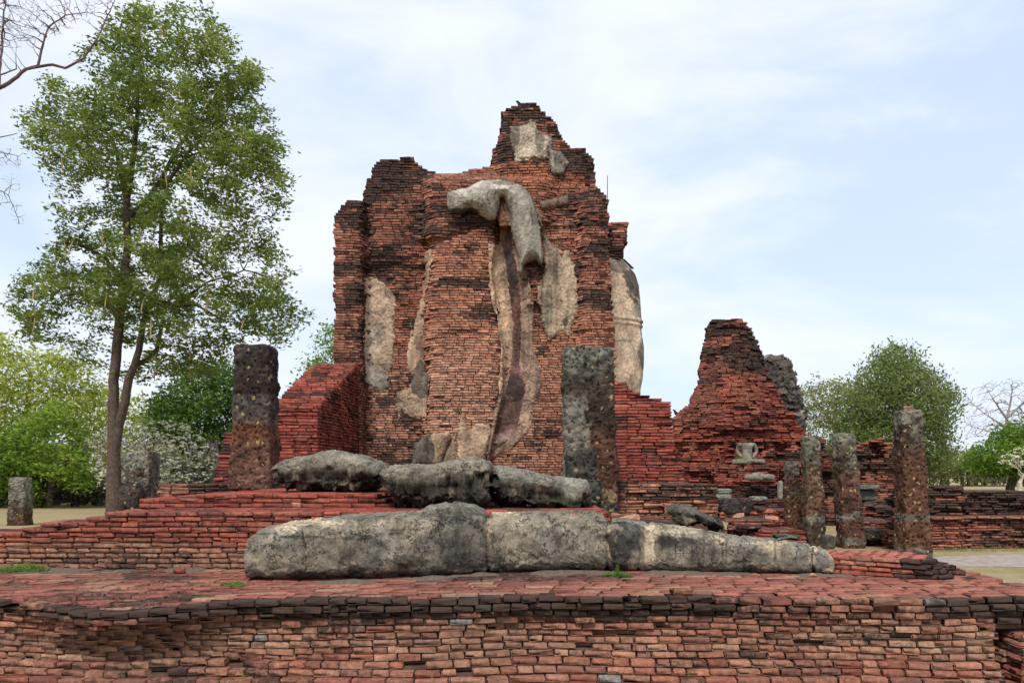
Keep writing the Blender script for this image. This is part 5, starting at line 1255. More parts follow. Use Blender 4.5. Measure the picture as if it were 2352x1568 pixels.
def leaf_quads(P0, n, spread, size, pal, flat=0.5, droop=0.0, aspect=0.45, cnoise=0.35, cs=0.5, seed=0.0, squash=0.6):
    c = np.repeat(P0, n, 0); c = c + rng.normal(0, 1, c.shape) * np.array((spread, spread, spread * squash)); c[:, 2] -= droop * spread
    m = len(c); a = rng.normal(0, 1, (m, 3)); a[:, 2] *= flat; a /= np.linalg.norm(a, axis=1, keepdims=True)
    q = rng.normal(0, 1, (m, 3)) + np.array((0, 0, 1.5)); b = np.cross(a, q); b /= np.linalg.norm(b, axis=1, keepdims=True) + 1e-9
    s = size * rng.uniform(0.6, 1.4, (m, 1)); h = np.cross(a, b) * s * 0.15
    V = np.stack([c - a * s, c + b * s * aspect + h, c + a * s, c - b * s * aspect + h], 1).reshape(-1, 3)
    Fq = np.arange(m * 4).reshape(-1, 4)
    t = fbm(c * cs + seed, 3) * 2 * cnoise + rng.uniform(0, 1, m) * (1 - cnoise) ; t = np.clip(t - 0.1, 0, 0.999)
    pal = np.array(pal); k = t * (len(pal) - 1); i = k.astype(int); f = (k - i)[:, None]
    cc = pal[i] * (1 - f) + pal[np.minimum(i + 1, len(pal) - 1)] * f
    return V, Fq, np.repeat(cc, 4, 0)
def tips(parents, r, rmax):
    return np.where((r <= rmax) & (parents >= 0))[0]
def make_tree(name, label, skel, poly, Y, depth, natt, step, kill, leaf, barkc, rtip=0.012, pexp=2.3, rleaf=0.03, clump=0.0, csc=0.4, group=None, seed=0.0, cat='tree', crown='crown', kind=None, extra_att=None, infl=1e9):
    """skel: list of polylines [(u,v,y,r)...]; first starts at ground, the others start from nearest node"""
    nodes = []; par = []; rm = {}
    for pl in skel:
        pts = [np.r_[P(u, v, y), r] for u, v, y, r in pl]
        prev = -1
        if nodes:
            D = [np.linalg.norm(n_ - pts[0][:3]) for n_ in nodes]; prev = int(np.argmin(D)); pts = pts[1:] if D[prev] < 1.2 else pts
        last = None
        if not nodes: nodes.append(pts[0][:3]); par.append(-1); rm[0] = pts[0][3]; prev = 0; last = pts[0]; pts = pts[1:]
        else: last = np.r_[nodes[prev], rm.get(prev, pts[0][3])]
        for q in pts:
            L_ = np.linalg.norm(q[:3] - last[:3]); ns = max(1, int(L_ / (step * 1.2)))
            for s in range(1, ns + 1):
                f = s / ns; w_ = lerp(last, q, f); w3 = w_[:3] + rng.normal(0, 0.012, 3) * L_ * (0 if f == 1 else 1)
                nodes.append(w3); par.append(prev); prev = len(nodes) - 1; rm[prev] = w_[3] if last is not nodes else w_[3]
            last = q
    att = crown_pts(poly, Y, depth, natt, clump, csc, seed)
    if extra_att is not None: att = np.vstack([att, extra_att])
    nodes, par = colonize(nodes, par, att, step, kill, infl=infl)
    r = radii(par, rtip, pexp, rm)
    V, F_, c = tubes(nodes, par, r, barkc)
    root = empty(name, tuple(nodes[0]), label, cat, group, kind)
    mesh('trunk', V, [F_], M_BARK, root, c, False)
    ti = tips(par, r, rleaf)
    if leaf is not None:
        q = np.round(nodes[ti] / (step * 0.42)).astype(int); _, ui = np.unique(q, axis=0, return_index=True); ti = ti[ui]
        V, F_, c = leaf(nodes[ti])
        mesh(crown, V, [F_], M_LEAF, root, c)
    return root, nodes, par, r, ti

GREENS = [(0.028, 0.05, 0.014), (0.075, 0.115, 0.024), (0.14, 0.19, 0.036), (0.25, 0.29, 0.07)]
YY = 33.0
mainskel = [
    [(262, 1181, YY, 0.322), (262, 1130, YY, 0.294), (261, 1050, YY, 0.252), (262, 980, YY, 0.238), (262, 900, YY, 0.196), (268, 800, YY, 0.189), (276, 720, YY, 0.175), (284, 650, YY, 0.161), (294, 564, YY, 0.147), (290, 500, YY, 0.140), (291, 461, YY, 0.133), (300, 410, YY, 0.112), (307, 359, YY - .3, 0.098), (313, 297, YY - .4, 0.084), (318, 195, YY - .2, 0.063), (323, 159, YY, 0.049), (316, 90, YY, 0.035)],
    [(262, 1020, YY, 0.210), (272, 980, YY, 0.182), (288, 922, YY - .2, 0.168), (296, 869, YY - .3, 0.161), (309, 838, YY - .4, 0.140), (319, 805, YY - .5, 0.126), (328, 746, YY - .6, 0.112), (340, 705, YY - .8, 0.098), (359, 687, YY - 1, 0.084), (405, 702, YY - 1.4, 0.070), (450, 700, YY - 1.8, 0.049), (520, 740, YY - 2, 0.035)],
    [(309, 838, YY - .4, 0.126), (335, 828, YY, 0.098), (360, 803, YY + .4, 0.084), (369, 760, YY + .8, 0.077), (380, 700, YY + 1.2, 0.063), (430, 640, YY + 1.6, 0.049)],
    [(340, 705, YY - .8, 0.098), (374, 615, YY - .6, 0.084), (369, 564, YY - .5, 0.077), (372, 480, YY - .5, 0.070), (385, 420, YY - .6, 0.070), (425, 359, YY - .8, 0.056), (461, 349, YY - 1.2, 0.042), (520, 380, YY - 1.6, 0.032)],
    [(294, 500, YY, 0.098), (330, 470, YY + .3, 0.091), (365, 420, YY + .6, 0.084), (400, 355, YY + .5, 0.077), (436, 297, YY + .4, 0.063), (425, 236, YY + .3, 0.049), (440, 170, YY, 0.035)],
    [(291, 461, YY, 0.098), (278, 400, YY, 0.084), (261, 328, YY + .2, 0.063), (205, 323, YY + .4, 0.042), (150, 310, YY + .5, 0.028)],
    [(284, 650, YY, 0.091), (240, 590, YY - .5, 0.063), (180, 560, YY - 1, 0.042), (130, 560, YY - 1.2, 0.028)],
    [(276, 720, YY, 0.091), (225, 690, YY + .6, 0.063), (150, 660, YY + 1, 0.042), (90, 690, YY + 1.2, 0.028)],
    [(405, 702, YY - 1.4, 0.063), (470, 650, YY - 1.6, 0.042), (560, 620, YY - 1.8, 0.032), (640, 640, YY - 2, 0.021)],
    [(425, 359, YY - .8, 0.056), (480, 300, YY - 1, 0.035), (540, 230, YY - 1, 0.025)],
]
mainpoly = [(240,60),(265,20),(320,-5),(400,-10),(470,10),(530,60),(560,110),(590,140),(620,150),(622,180),(600,200),(622,235),(640,280),(655,350),(665,410),(660,470),(640,510),(645,560),(690,600),(720,670),(722,700),(700,760),(690,800),(640,800),(600,760),(560,775),(520,800),(500,860),(430,870),(380,850),(330,890),(290,880),(240,860),(200,850),(150,815),(90,800),(50,760),(15,700),(20,660),(60,620),(100,590),(110,550),(85,500),(90,470),(130,440),(160,400),(100,380),(70,350),(45,310),(60,240),(110,215),(90,170),(130,150),(180,170),(160,120),(210,90)]
def lf_main(P0): return leaf_quads(P0, 24, 0.19, 0.095, GREENS, 0.35, 0.5, 0.42, 0.6, 0.8, 3.0)
root, nodes, par, r, ti = make_tree('flowering_tree', 'tall feathery green tree with a forked bare trunk left of the ruin', mainskel, mainpoly, YY, 4.2, 4300, 0.30, 0.42, lf_main, (0.085, 0.062, 0.048),
          rtip=0.009, pexp=2.2, rleaf=0.022, clump=0.52, csc=0.6, seed=4.0)
# long pods hanging from the crown
def pod_mesh(L_=0.75):
    s = np.linspace(0, 1, 7); V = []; F_ = []
    for i, t in enumerate(s):
        x = 0.06 * math.sin(t * 2.4); rr = 0.022 * math.sin(math.pi * min(max(t, .06), .96)) + 0.006
        for k in range(4): V.append((x + rr * math.cos(k * math.pi / 2), rr * math.sin(k * math.pi / 2), -t * L_))
    for i in range(6):
        for k in range(4): F_.append((i * 4 + k, i * 4 + (k + 1) % 4, i * 4 + 4 + (k + 1) % 4, i * 4 + 4 + k))
    return np.array(V), np.array(F_)
pv, pf = pod_mesh()
sel = nodes[rng.choice(ti, 70, replace=False)]
first = mesh('seed_pod', pv, [pf], M_GENERIC, None, np.tile((0.42, 0.30, 0.14), (len(pv), 1)), origin=False)
first.parent = root; first.location = sel[0] - nodes[0]
for q in sel[1:]:
    o = first.copy(); col.objects.link(o); o.parent = root; o.location = q - nodes[0] - np.array((0, 0.3, 0)); o.rotation_euler = (random.gauss(0, .15), random.gauss(0, .2), random.uniform(0, 6.28))
    sc_ = random.uniform(0.7, 1.3); o.scale = (1, 1, sc_)

YG = [(0.10, 0.14, 0.02), (0.22, 0.27, 0.035), (0.34, 0.38, 0.06), (0.44, 0.44, 0.12)]
BG_ = [(0.03, 0.07, 0.012), (0.10, 0.18, 0.02), (0.20, 0.30, 0.035), (0.31, 0.39, 0.07)]
DG = [(0.015, 0.04, 0.010), (0.04, 0.09, 0.016), (0.09, 0.16, 0.025), (0.14, 0.22, 0.04)]
OG = [(0.04, 0.065, 0.02), (0.085, 0.115, 0.035), (0.13, 0.165, 0.05), (0.18, 0.20, 0.07)]
def LQ(n, spread, size, pal, **k):
    return lambda P0: leaf_quads(P0, n, spread, size, pal, **k)
GT = 'trees standing behind the ruins'
make_tree('tree', 'pale yellow green airy tree at the far left behind the bright green one', [[(60, 1152, 45, .22), (70, 1040, 45, .18), (60, 950, 45, .13), (70, 860, 45, .08)], [(66, 1000, 45, .14), (120, 920, 45.5, .10), (150, 860, 46, .06)]],
          [(-90, 760), (0, 765), (50, 790), (120, 800), (180, 815), (230, 860), (245, 920), (235, 1020), (200, 1100), (-90, 1110)], 45, 3.0, 1300, 0.42, 0.55, LQ(22, .42, .13, YG, flat=.6), (0.2, 0.15, 0.11), rtip=.012, rleaf=.035, clump=.40, csc=.5, group=GT)
make_tree('tree', 'bright green low bushy tree behind the short stub at the left edge', [[(115, 1160, 38, .16), (118, 1100, 38, .13), (110, 1030, 38, .09)], [(118, 1100, 38, .1), (60, 1040, 37.5, .07)], [(118, 1110, 38, .1), (160, 1050, 37.5, .06)]],
          [(-90, 960), (0, 1000), (60, 950), (100, 930), (140, 920), (170, 960), (200, 1010), (212, 1090), (205, 1140), (150, 1120), (90, 1150), (40, 1135), (-90, 1155)], 37.5, 2.2, 1100, 0.3, 0.4, LQ(24, .28, .11, BG_, flat=.6), (0.12, 0.09, 0.07), rtip=.01, rleaf=.03, clump=.42, csc=.8, group=GT)
make_tree('tree', 'yellow green tree behind the trunk of the tall feathery tree', [[(250, 1145, 52, .2), (255, 1040, 52, .16), (270, 940, 52, .1)]],
          [(190, 900), (240, 880), (300, 905), (360, 920), (420, 960), (420, 1060), (360, 1100), (220, 1110), (190, 1010)], 52, 2.6, 900, 0.45, 0.6, LQ(22, .42, .13, YG, flat=.6, seed=8.0), (0.2, 0.15, 0.11), rtip=.012, rleaf=.035, clump=.36, csc=.5, group=GT)
make_tree('tree', 'dense dark green tree left of the tall dark pillar', [[(470, 1145, 50, .26), (468, 1050, 50, .2), (475, 960, 50, .12)]],
          [(330, 940), (370, 890), (420, 850), (470, 830), (530, 830), (600, 860), (640, 930), (640, 1040), (520, 1080), (400, 1040), (350, 1000)], 50, 3.4, 1500, 0.4, 0.5, LQ(28, .36, .13, DG, flat=.6), (0.1, 0.08, 0.06), rtip=.012, rleaf=.035, clump=.30, csc=.6, group=GT)
make_tree('tree', 'dark green tree peeping over the left side wall beside the tall ruin', [[(760, 1140, 58, .3), (760, 1000, 58, .24), (750, 860, 58, .14)]],
          [(690, 880), (705, 830), (725, 790), (745, 750), (775, 740), (830, 760), (860, 850), (850, 960), (720, 960), (688, 930)], 58, 3.0, 900, 0.45, 0.55, LQ(15, .40, .14, BG_[:3], flat=.6, seed=2.0), (0.1, 0.08, 0.06), rtip=.012, rleaf=.035, clump=.36, csc=.5, group=GT)
make_tree('bare_tree', 'small leafless grey tree between the left pillar and the red side wall', [[(690, 1135, 70, .2), (688, 1020, 70, .14), (684, 930, 70, .07)]],
          [(640, 930), (655, 880), (680, 862), (705, 880), (730, 930), (720, 1000), (650, 1000)], 70, 2.2, 350, 0.5, 0.5, None, (0.16, 0.14, 0.13), rtip=.015, group=GT)
# frangipani like shrub full of white flower clusters
def frangi(label, Y, base, poly, nat, sz, tilt=0.0):
    def lf(P0):
        k = rng.uniform(0, 1, len(P0)) < 0.8; P1 = P0[k]
        a = leaf_quads(P1, 8, sz * 0.7, sz * 0.55, [(0.50, 0.48, 0.33), (0.68, 0.65, 0.50), (0.72, 0.70, 0.58)], flat=.25, squash=.35, aspect=.7)
        b = leaf_quads(P0, 2, sz * 2.2, sz * 0.8, [(0.10, 0.13, 0.03), (0.2, 0.24, 0.06)], flat=.5, squash=.8)
        return np.vstack([a[0], b[0]]), np.vstack([a[1], b[1] + len(a[0])]), np.vstack([a[2], b[2]])
    root, nodes, par, r, ti = make_tree('flowering_shrub', label, [[(*base[0], Y, .16), (*base[1], Y, .12)]], poly, Y, 2.2 if nat > 400 else 1.6, nat, 0.17, 0.2, None, (0.46, 0.40, 0.32), rtip=.022, pexp=3.0, cat='shrub')
    ch = np.zeros(len(par)); np.add.at(ch, par[par >= 0], 1)
    tp = np.where(ch == 0)[0]
    V, F_, c = lf(nodes[tp]); mesh('blossoms', V, [F_], M_LEAF, root, c)
frangi('broad grey twiggy shrub dotted with white flower clusters behind the tree trunk', 36, [(318, 1169), (330, 1130)],
       [(200, 1010), (240, 985), (300, 972), (360, 962), (410, 968), (450, 990), (480, 1010), (503, 1040), (495, 1090), (450, 1120), (390, 1125), (300, 1135), (230, 1120), (205, 1080)], 3000, 0.085)
frangi('grey flowering shrub at the right edge under the green tree', 42, [(2343, 1157), (2342, 1110)],
       [(2290, 1060), (2305, 1040), (2340, 1025), (2400, 1020), (2440, 1050), (2430, 1090), (2370, 1085), (2320, 1080)], 420, 0.085)
# right side trees
make_tree('tree', 'pale thin olive tree between the distant ruin and the larger feathery tree', [[(1925, 1131, 66, .25), (1925, 1040, 66, .2), (1915, 960, 66, .13), (1925, 900, 66, .07)], [(1918, 985, 66, .14), (1880, 930, 66.5, .09), (1862, 905, 66.5, .06)]],
          [(1828, 920), (1850, 880), (1880, 872), (1910, 868), (1950, 880), (1985, 900), (1995, 980), (1990, 1080), (1940, 1100), (1860, 1060), (1835, 1000)], 66, 3.5, 1100, 0.5, 0.6, LQ(24, .45, .13, [(0.13, 0.16, 0.05), (0.2, 0.22, 0.08), (0.3, 0.31, 0.12)], flat=.7), (0.2, 0.17, 0.14), rtip=.014, rleaf=.04, clump=.40, csc=.4, group=GT)
make_tree('tree', 'big round feathery green tree behind the tallest speckled pillar', [[(2060, 1133, 62, .45), (2065, 1050, 62, .36), (2070, 960, 62, .25), (2060, 880, 62, .13)], [(2068, 1000, 62, .25), (2110, 930, 62, .18), (2130, 880, 62, .1)], [(2068, 1010, 62, .25), (2020, 940, 62, .16)]],
          [(1945, 900), (1970, 860), (2000, 830), (2030, 800), (2050, 788), (2090, 800), (2110, 825), (2140, 850), (2180, 880), (2205, 905), (2200, 950), (2180, 990), (2190, 1040), (2160, 1080), (2080, 1095), (1980, 1095), (1940, 1050), (1935, 960)], 62, 5.0, 2400, 0.5, 0.6, LQ(30, .5, .14, [(0.045, 0.075, 0.025), (0.10, 0.145, 0.04), (0.17, 0.215, 0.065), (0.24, 0.28, 0.10)], flat=.9), (0.16, 0.13, 0.1), rtip=.014, rleaf=.04, clump=.33, csc=.45, group=GT)
make_tree('bare_tree', 'spreading leafless tree against the sky at the right edge', [[(2318, 1122, 75, .22), (2316, 1010, 75, .16), (2312, 960, 75, .12), (2320, 930, 75, .08), (2325, 895, 75, .05)], [(2314, 985, 75, .08), (2270, 955, 75, .05), (2230, 925, 75, .03)], [(2314, 995, 75, .08), (2270, 990, 75, .05), (2222, 975, 75, .03)], [(2312, 960, 75, .08), (2350, 925, 75, .07), (2380, 900, 75, .04)], [(2312, 965, 75, .08), (2280, 915, 75, .05), (2262, 885, 75, .03)]],
          [(2210, 920), (2235, 880), (2280, 872), (2330, 868), (2400, 880), (2450, 920), (2440, 1000), (2380, 1010), (2300, 1000), (2215, 1010), (2205, 960)], 75, 3.0, 2600, 0.4, 0.4, None, (0.26, 0.23, 0.23), rtip=.022, pexp=2.75, group=GT)
make_tree('tree', 'deep green leafy tree at the right edge behind the flowering shrub', [[(2320, 1139, 56, .3), (2325, 1080, 56, .24), (2330, 1030, 56, .16)], [(2325, 1075, 56, .2), (2270, 1050, 56, .12)]],
          [(2225, 1060), (2235, 1030), (2270, 1010), (2300, 985), (2340, 972), (2420, 960), (2500, 1000), (2500, 1090), (2400, 1105), (2330, 1095), (2260, 1095), (2232, 1090)], 56, 4.0, 1500, 0.42, 0.5, LQ(28, .38, .14, BG_[:3], flat=.6, seed=6.0), (0.1, 0.08, 0.06), rtip=.012, rleaf=.035, clump=.33, csc=.5, group=GT)
# far tree line (a wood that reads as one mass)
def far_wood(name, u0, u1, Y, vfun, n, pal, label_seed, size=.3):
    pts = []
    u = rng.uniform(u0, u1, n); y = Y + rng.uniform(-6, 6, n)
    top = vfun(u) ; z1 = ZV(top, Y); z = z1 * np.sqrt(rng.uniform(0.0, 1, n))
    c = np.stack([XU(u, Y), y, z], 1)
    c = c[fbm(c * 0.3 + label_seed, 3) > 0.36]
    V, F_, cc = leaf_quads(c, 7, .5, size, pal, flat=.8, cs=.15, seed=label_seed, squash=1)
    # stems
    k = int((u1 - u0) / 5); uu = rng.uniform(u0, u1, k); nd = []; pr = []
    for a in uu:
        y_ = Y + random.uniform(-5, 3); x_ = XU(a, Y); i = len(nd)
        nd += [np.array((x_, y_, 0)), np.array((x_ + random.gauss(0, .3), y_, 1.6)), np.array((x_ + random.gauss(0, .6), y_, 3.2))]; pr += [-1, i, i + 1]
    Vt, Ft, ct = tubes(np.array(nd), np.array(pr), np.tile([.12, .1, .05], k), (0.17, 0.14, 0.12))
    r_ = empty(name, (XU((u0 + u1) / 2, Y), Y, 0)); r_['kind'] = 'stuff'
    mesh('foliage', V, [F_], M_LEAF, r_, cc)['kind'] = 'stuff'; mesh('stems', Vt, [Ft], M_BARK, r_, ct)['kind'] = 'stuff'
far_wood('far_woods', 900, 2800, 100, lambda u: 1062 - 12 * np.sin(u * 0.021) - 14 * fbm(np.stack([u / 22, u * 0, u * 0], 1), 3), 8500, OG[1:] + [(0.24, 0.25, 0.10)], 3.0, .26)
far_wood('far_woods', -300, 900, 85, lambda u: 1050 - 30 * fbm(np.stack([u / 30, u * 0, u * 0], 1), 3), 5200, OG, 7.0, .26)
far_wood('far_undergrowth', -200, 560, 44, lambda u: 1120 - 26 * fbm(np.stack([u / 18, u * 0 + 3, u * 0], 1), 3), 1500, [(0.015, 0.02, 0.01), (0.035, 0.04, 0.02), (0.07, 0.07, 0.03)], 9.0, .16)

# leafless tree whose branches hang in at the top left
LB_ = (0.16, 0.11, 0.10)
extra = crown_pts([(-40, -60), (330, -60), (240, 30), (130, 90), (-40, 130)], 17, 1.4, 2200)
extra2 = crown_pts([(-40, 330), (60, 350), (45, 420), (65, 520), (20, 500), (-40, 440)], 17, .6, 300)
make_tree('bare_tree', 'leafless tree at the left edge, twiggy branches hanging in before the sky', [
    [(-330, 1264, 17, 0.204), (-320, 900, 17, 0.177), (-300, 600, 17, 0.163), (-260, 400, 17, 0.136), (-150, 260, 17, 0.082), (-40, 220, 17, 0.061), (20, 190, 16.9, 0.044), (60, 158, 16.8, 0.037), (120, 148, 16.8, 0.034), (150, 168 - 12, 16.9, 0.031), (190, 135, 17, 0.027), (225, 85, 17, 0.019), (260, 10, 17, 0.012)],
    [(60, 158, 16.8, 0.037), (88, 150, 16.8, 0.031), (100, 100, 16.6, 0.024), (112, 62, 16.6, 0.020), (150, 35, 16.6, 0.014), (200, 28, 16.6, 0.008)],
    [(5, 200, 17, 0.034), (5, 120, 17.1, 0.027), (8, 40, 17.2, 0.020), (20, -40, 17.2, 0.014)],
    [(-260, 400, 17, 0.095), (-100, 250, 17, 0.041), (0, 172, 17, 0.020), (38, 158, 17, 0.015)],
    [(-300, 600, 17, 0.095), (-120, 380, 17, 0.041), (0, 315, 17, 0.014), (40, 306, 17, 0.009)],
    [(-300, 640, 17, 0.095), (-120, 420, 17, 0.041), (-20, 345, 17, 0.014), (36, 357, 17, 0.007)],
    [(-300, 660, 17, 0.082), (-120, 460, 17, 0.034), (-30, 420, 17, 0.014), (20, 450, 17, 0.008), (40, 500, 17, 0.005)]],
    [(-40, -60), (300, -60), (220, 30), (120, 80), (-40, 120)], 17, 1.4, 900, 0.1, 0.11, None, LB_, rtip=.0065, pexp=2.7, extra_att=np.vstack([extra, extra2]), infl=2.2)

# ------------------------------------------------------------------ weeds, dry leaf, loose bricks, birds, rod
def tuft(name, x, y, z, rad, h, n, label, pal=((0.07, 0.16, 0.02), (0.14, 0.26, 0.04), (0.2, 0.32, 0.07)), cat='weed', group=None, leafy=0.5, ry=None, lean=0.5):
    V = []; Fq = []; C_ = []; T3 = []
    for i in range(n):
        a = random.uniform(0, 6.283); q = math.sqrt(random.random()); bx = x + math.cos(a) * q * rad; by = y + math.sin(a) * q * (ry or rad)
        hh = h * random.uniform(.4, 1) * (1.15 - .6 * q); d = random.uniform(0, 6.283); ln = random.uniform(0, lean) * hh; w_ = random.uniform(.003, .006)
        c = np.array(random.choice(pal)) * random.uniform(.7, 1.2)
        if random.random() < leafy:      # small leaf pair on a stalk
            for t in range(3):
                zz = z + hh * (0.4 + 0.3 * t); ang = d + t * 2.1; s = random.uniform(.008, .016)
                k = len(V); cx, cy = bx + math.cos(d) * ln * (0.4 + .3 * t), by + math.sin(d) * ln * (0.4 + .3 * t)
                V += [(cx, cy, zz), (cx + math.cos(ang) * s - math.sin(ang) * s * .5, cy + math.sin(ang) * s + math.cos(ang) * s * .5, zz + .004), (cx + math.cos(ang) * s * 2, cy + math.sin(ang) * s * 2, zz), (cx + math.cos(ang) * s + math.sin(ang) * s * .5, cy + math.sin(ang) * s - math.cos(ang) * s * .5, zz + .004)]
                Fq.append((k, k + 1, k + 2, k + 3)); C_ += [c] * 4
        k = len(V); px, py = -math.sin(d) * w_ * .5, math.cos(d) * w_ * .5
        for t, ww in ((0, 1), (.5, .8), (1, .15)):
            cx, cy = bx + math.cos(d) * ln * t * t, by + math.sin(d) * ln * t * t
            V += [(cx - px * ww, cy - py * ww, z + hh * t), (cx + px * ww, cy + py * ww, z + hh * t)]; C_ += [c] * 2
        Fq += [(k, k + 1, k + 3, k + 2), (k + 2, k + 3, k + 5, k + 4)]
    o = mesh(name, V, [np.array(Fq)], M_LEAF, None, np.array(C_))
    return tag(o, label, cat, group)
GW = 'small green weeds growing between the bricks'
tuft('weed_tuft', XU(62, 7.6), 7.55, 0.70, .24, .085, 420, 'widest green weed patch at the left foot of the red terrace', group=GW, ry=.12)
tuft('weed_tuft', XU(540, 6.62), 6.62, 0.70, .10, .03, 130, 'small flat weed patch on the paving in front of the left end of the leg', group=GW)
tuft('weed_tuft', XU(1420, 7.1), 7.15, 0.70, .13, .055, 190, 'weed tuft with one taller sprig before the middle of the leg', group=GW, ry=.07)
tuft('weed_sprig', XU(1422, 7.1), 7.18, 0.70, .012, .15, 14, 'thin upright sprig rising from the weed tuft before the leg', group=GW, leafy=1, lean=.2)
tuft('weed_tuft', XU(2346, 6.2), 6.14, 0.54, .05, .10, 60, 'weed growing from the brick corner at the right edge', group=GW, leafy=.8)
tuft('weed_tuft', XU(15, 5.75), 5.6, 0.0, .13, .16, 120, 'green weed at the bottom left corner of the platform', group=GW)
for (u, h_, n_, l_) in ((540, .24, 45, 'green weed at the wall foot below the short fragmentary bulge at left'), (660, .19, 40, 'low weed at the wall foot left of centre'), (930, .2, 30, 'sparse thin weed at the wall foot near the centre'),
                        (1000, .22, 20, 'single dry grass tuft at the wall foot right of the centre one'), (1590, .22, 40, 'green sprig at the wall foot right of centre'), (1790, .18, 26, 'tiny weed at the wall foot further right')):
    tuft('weed_tuft', XU(u, 5.7), 5.72, 0.0, .10, h_, n_, l_, group=GW, leafy=.6)
tuft('weed_sprig', XU(1683, 29), 28.2, ZV(1060, 28.4), .25, .35, 60, 'green sprig growing beside the small headless statue', group=GW, leafy=1)
# taller wiry grass in front of the long wall
g_ = tuft('grass', XU(2235, 17), 16.9, 0.0, 1.0, .14, 300, None, cat=None, pal=((0.16, 0.17, 0.05), (0.24, 0.22, 0.08)), ry=.12); g_['kind'] = 'stuff'
# dry leaf
a = P(1866, 1318, 7.15)
V = [(a[0] - .045, a[1], .712), (a[0], a[1] - .02, .722), (a[0] + .05, a[1] + .005, .712), (a[0] + .005, a[1] + .03, .732), (a[0] - .02, a[1] + .01, .717)]
tag(mesh('dry_leaf', V, [np.array([(0, 1, 4), (1, 2, 3), (1, 3, 4)])], M_GENERIC, None, np.tile((0.48, 0.24, 0.07), (5, 1))), 'curled orange brown dry leaf at the foot end of the leg', 'leaf')

def loose_brick(u, v, Y, size, rz, colr, label, z=None, group='loose bricks lying around', tilt=0.0, name='loose_brick'):
    B = Bricks(); zz = ZV(v, Y) if z is None else z
    B.add((0, 0, 0), (size[0] / 2, size[1] / 2, size[2] / 2), 0)
    o = B.build(name, M_BRICK_NEAR, lambda C, R: np.tile(np.r_[np.array(colr, float), 0.3], (len(C), 1)), None, True, size[2] * .06, .02, size[2] * .16)
    o.rotation_euler = (tilt * .5, tilt, rz)
    lift = abs(math.sin(tilt)) * size[0] / 2 + abs(math.sin(tilt * .5)) * size[1] / 2 * 0.9
    o.location = (XU(u, Y), Y, zz + size[2] / 2 * 0 + lift + (size[2] / 2) * 0.0)
    # mesh origin sits at the brick base
    return tag(o, label, 'brick', group)
RB = (0.36, 0.12, 0.08); DB = (0.07, 0.045, 0.035); PB = (0.42, 0.22, 0.15)
zb_ = 0.94 + .045
loose_brick(412, 1325, 7.35, (.10, .06, .04), .3, (0.24, .06, .045), 'small dark red brick lying loose on the paving before the terrace', .7)
loose_brick(1565, 1340, 6.1, (.15, .10, .045), .1, (0.20, .09, .06), 'loose brick standing proud on the front edge right of centre', .7)
loose_brick(1408, 1185, 8.75, (.17, .11, .06), .4, (0.30, .13, .10), 'first rubble brick right of the black lower block', zb_ + .1, tilt=.15)
loose_brick(1440, 1190, 8.6, (.26, .13, .07), -.35, PB, 'large pale rubble brick tilted behind the knee of the leg', zb_ + .06, tilt=-.2)
loose_brick(1482, 1192, 8.8, (.24, .12, .05), .15, DB, 'flat dark rubble brick behind the large pale one', zb_ + .04, tilt=.08)
loose_brick(1500, 1195, 8.55, (.22, .11, .045), -.1, PB, 'flat pale rubble brick lying in front of the dark one', zb_ + .02, tilt=.06)
loose_brick(1525, 1190, 8.6, (.14, .10, .06), .7, (0.28, .14, .1), 'last rubble brick of the row before the small dark rock', zb_ + .02)
loose_brick(1455, 1196, 8.9, (.2, .1, .05), 1.2, (.2, .09, .07), 'rubble brick lying crosswise beneath the dark one', zb_ + .0)
loose_brick(1136, 1165, 8.75, (.24, .13, .05), .05, (0.10, .06, .05), 'dark brick lying flat in the gap between two stucco fragments', 1.245)
loose_brick(1140, 1150, 8.95, (.16, .12, .09), .6, (0.45, .20, .14), 'rounded orange brick lump in the gap between two stucco fragments', 1.25, tilt=.1)
loose_brick(1130, 1140, 9.2, (.2, .14, .07), -.2, (0.34, .12, .08), 'red brick behind the orange lump in the gap between fragments', 1.30)
loose_brick(1112, 1170, 8.6, (.22, .1, .045), .0, (0.16, .07, .055), 'thin dark brick under the edge of the middle fragment', 1.245)
loose_brick(1630, 1182, 14.3, (.32, .2, .2), .3, (0.40, .30, .21), 'pale angular stone chip among the rubble left of the dark drum', ZV(1188, 14.3), name='stone_chip')
for i, (u, v) in enumerate(((1660, 1188), (1690, 1190), (1742, 1176), (1757, 1180), (1770, 1196))):
    loose_brick(u, v, 14.1 if i < 2 else 15.0, (.26, .14, .08), random.uniform(-.8, .8), (RB, PB, DB)[i % 3],
                ('red brick below the left side of the dark drum', 'pale brick under the upright square dark block', 'dark long brick sloping down right of the upright dark block', 'red brick right of the sloping dark one', 'pale brick lowest right of the rubble')[i], ZV(v, 14.1 if i < 2 else 15.0), tilt=random.uniform(-.2, .2))
loose_brick(2083, 941, 15.95, (.24, .2, .035), .1, (0.26, .15, .11), 'flat brick lying on top of the tallest speckled pillar', ZV(941, 15.6) + .0)
loose_brick(2083, 938, 15.95, (.18, .14, .045), -.1, (0.32, .17, .12), 'small brick stacked uppermost on the tallest speckled pillar', ZV(941, 15.6) + .045)
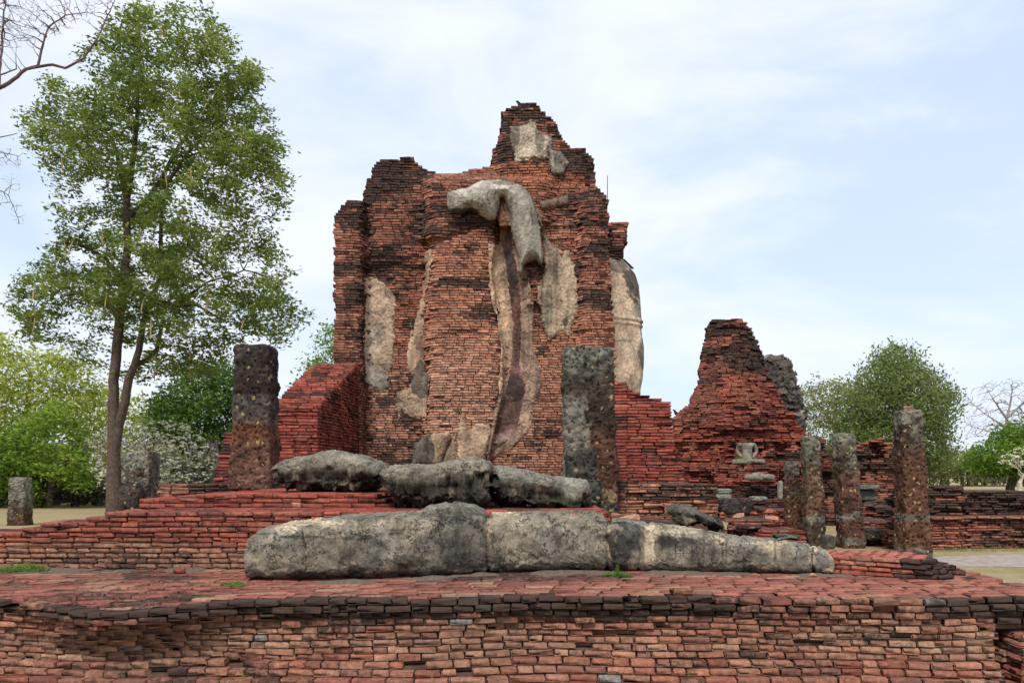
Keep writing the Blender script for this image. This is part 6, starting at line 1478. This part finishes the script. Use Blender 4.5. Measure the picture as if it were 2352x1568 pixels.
loose_brick(680, 1138, 8.53, (.10, .08, .055), .3, (0.42, .2, .14), 'pale broken brick lying on the terrace step below the rounded fragment', 0.7 + 11 * 0.0486)

# birds: one continuous skinned body each
M_BIRD = mat_plain('dark feathers', (0.025, 0.025, 0.03), 0.4, 30, .003)
def bird(p, s, face, label, up=1.0):
    V = [(0, 0, .10), (.05, 0, .16), (.075, 0, .215), (.10, 0, .235), (.135, 0, .225), (-.07, 0, .06), (-.16, 0, .01), (.01, .02, .03), (.02, .02, 0), (.01, -.02, .03), (.02, -.02, 0)]
    V = [(x * face * s, y * s, z * s * up) for x, y, z in V]
    E = [(0, 1), (1, 2), (2, 3), (3, 4), (0, 5), (5, 6), (0, 7), (7, 8), (0, 9), (9, 10)]
    me = bpy.data.meshes.new('pigeon'); me.from_pydata(V, E, []); me.materials.append(M_BIRD)
    o = bpy.data.objects.new('pigeon', me); col.objects.link(o); o.location = p; o.modifiers.new('skin', 'SKIN')
    for i, r_ in enumerate((.058, .052, .03, .034, .007, .04, .018, .01, .006, .01, .006)): me.skin_vertices[0].data[i].radius = (r_ * s, r_ * s)
    me.skin_vertices[0].data[0].use_root = True; o.modifiers['skin'].use_smooth_shade = True
    m = o.modifiers.new('sub', 'SUBSURF'); m.levels = 2; m.render_levels = 2
    tag(o, label, 'bird', 'dark birds perched on the ruins')
bird((XU(1197, 16.2), 16.2, ZV(253, 16.2)), 0.8, -1, 'dark bird on the very top of the tall ruin', 0.9)
bird((XU(1441, 17.3), 17.3, ZV(618, 17.3)), 0.85, -1, 'dark bird on the shoulder of the standing stucco figure')
bird((XU(1557, 31.0), 31.2, ZV(958, 31.2)), 1.2, -1, 'dark bird on the left shoulder of the distant pyramid ruin')
# thin rod
nd = np.array([P(1394, 470, 17.4), P(1395, 440, 17.4), P(1395.5, 404, 17.4)]); nd[0][2] -= .3
V, F_, c = tubes(nd, np.array([-1, 0, 1]), np.array([.009, .009, .007]), (0.05, 0.04, 0.04), thin=1)
tag(mesh('metal_rod', V, [F_], M_BARK, None, c), 'thin upright metal rod rising behind the right shoulder of the tall ruin', 'rod')
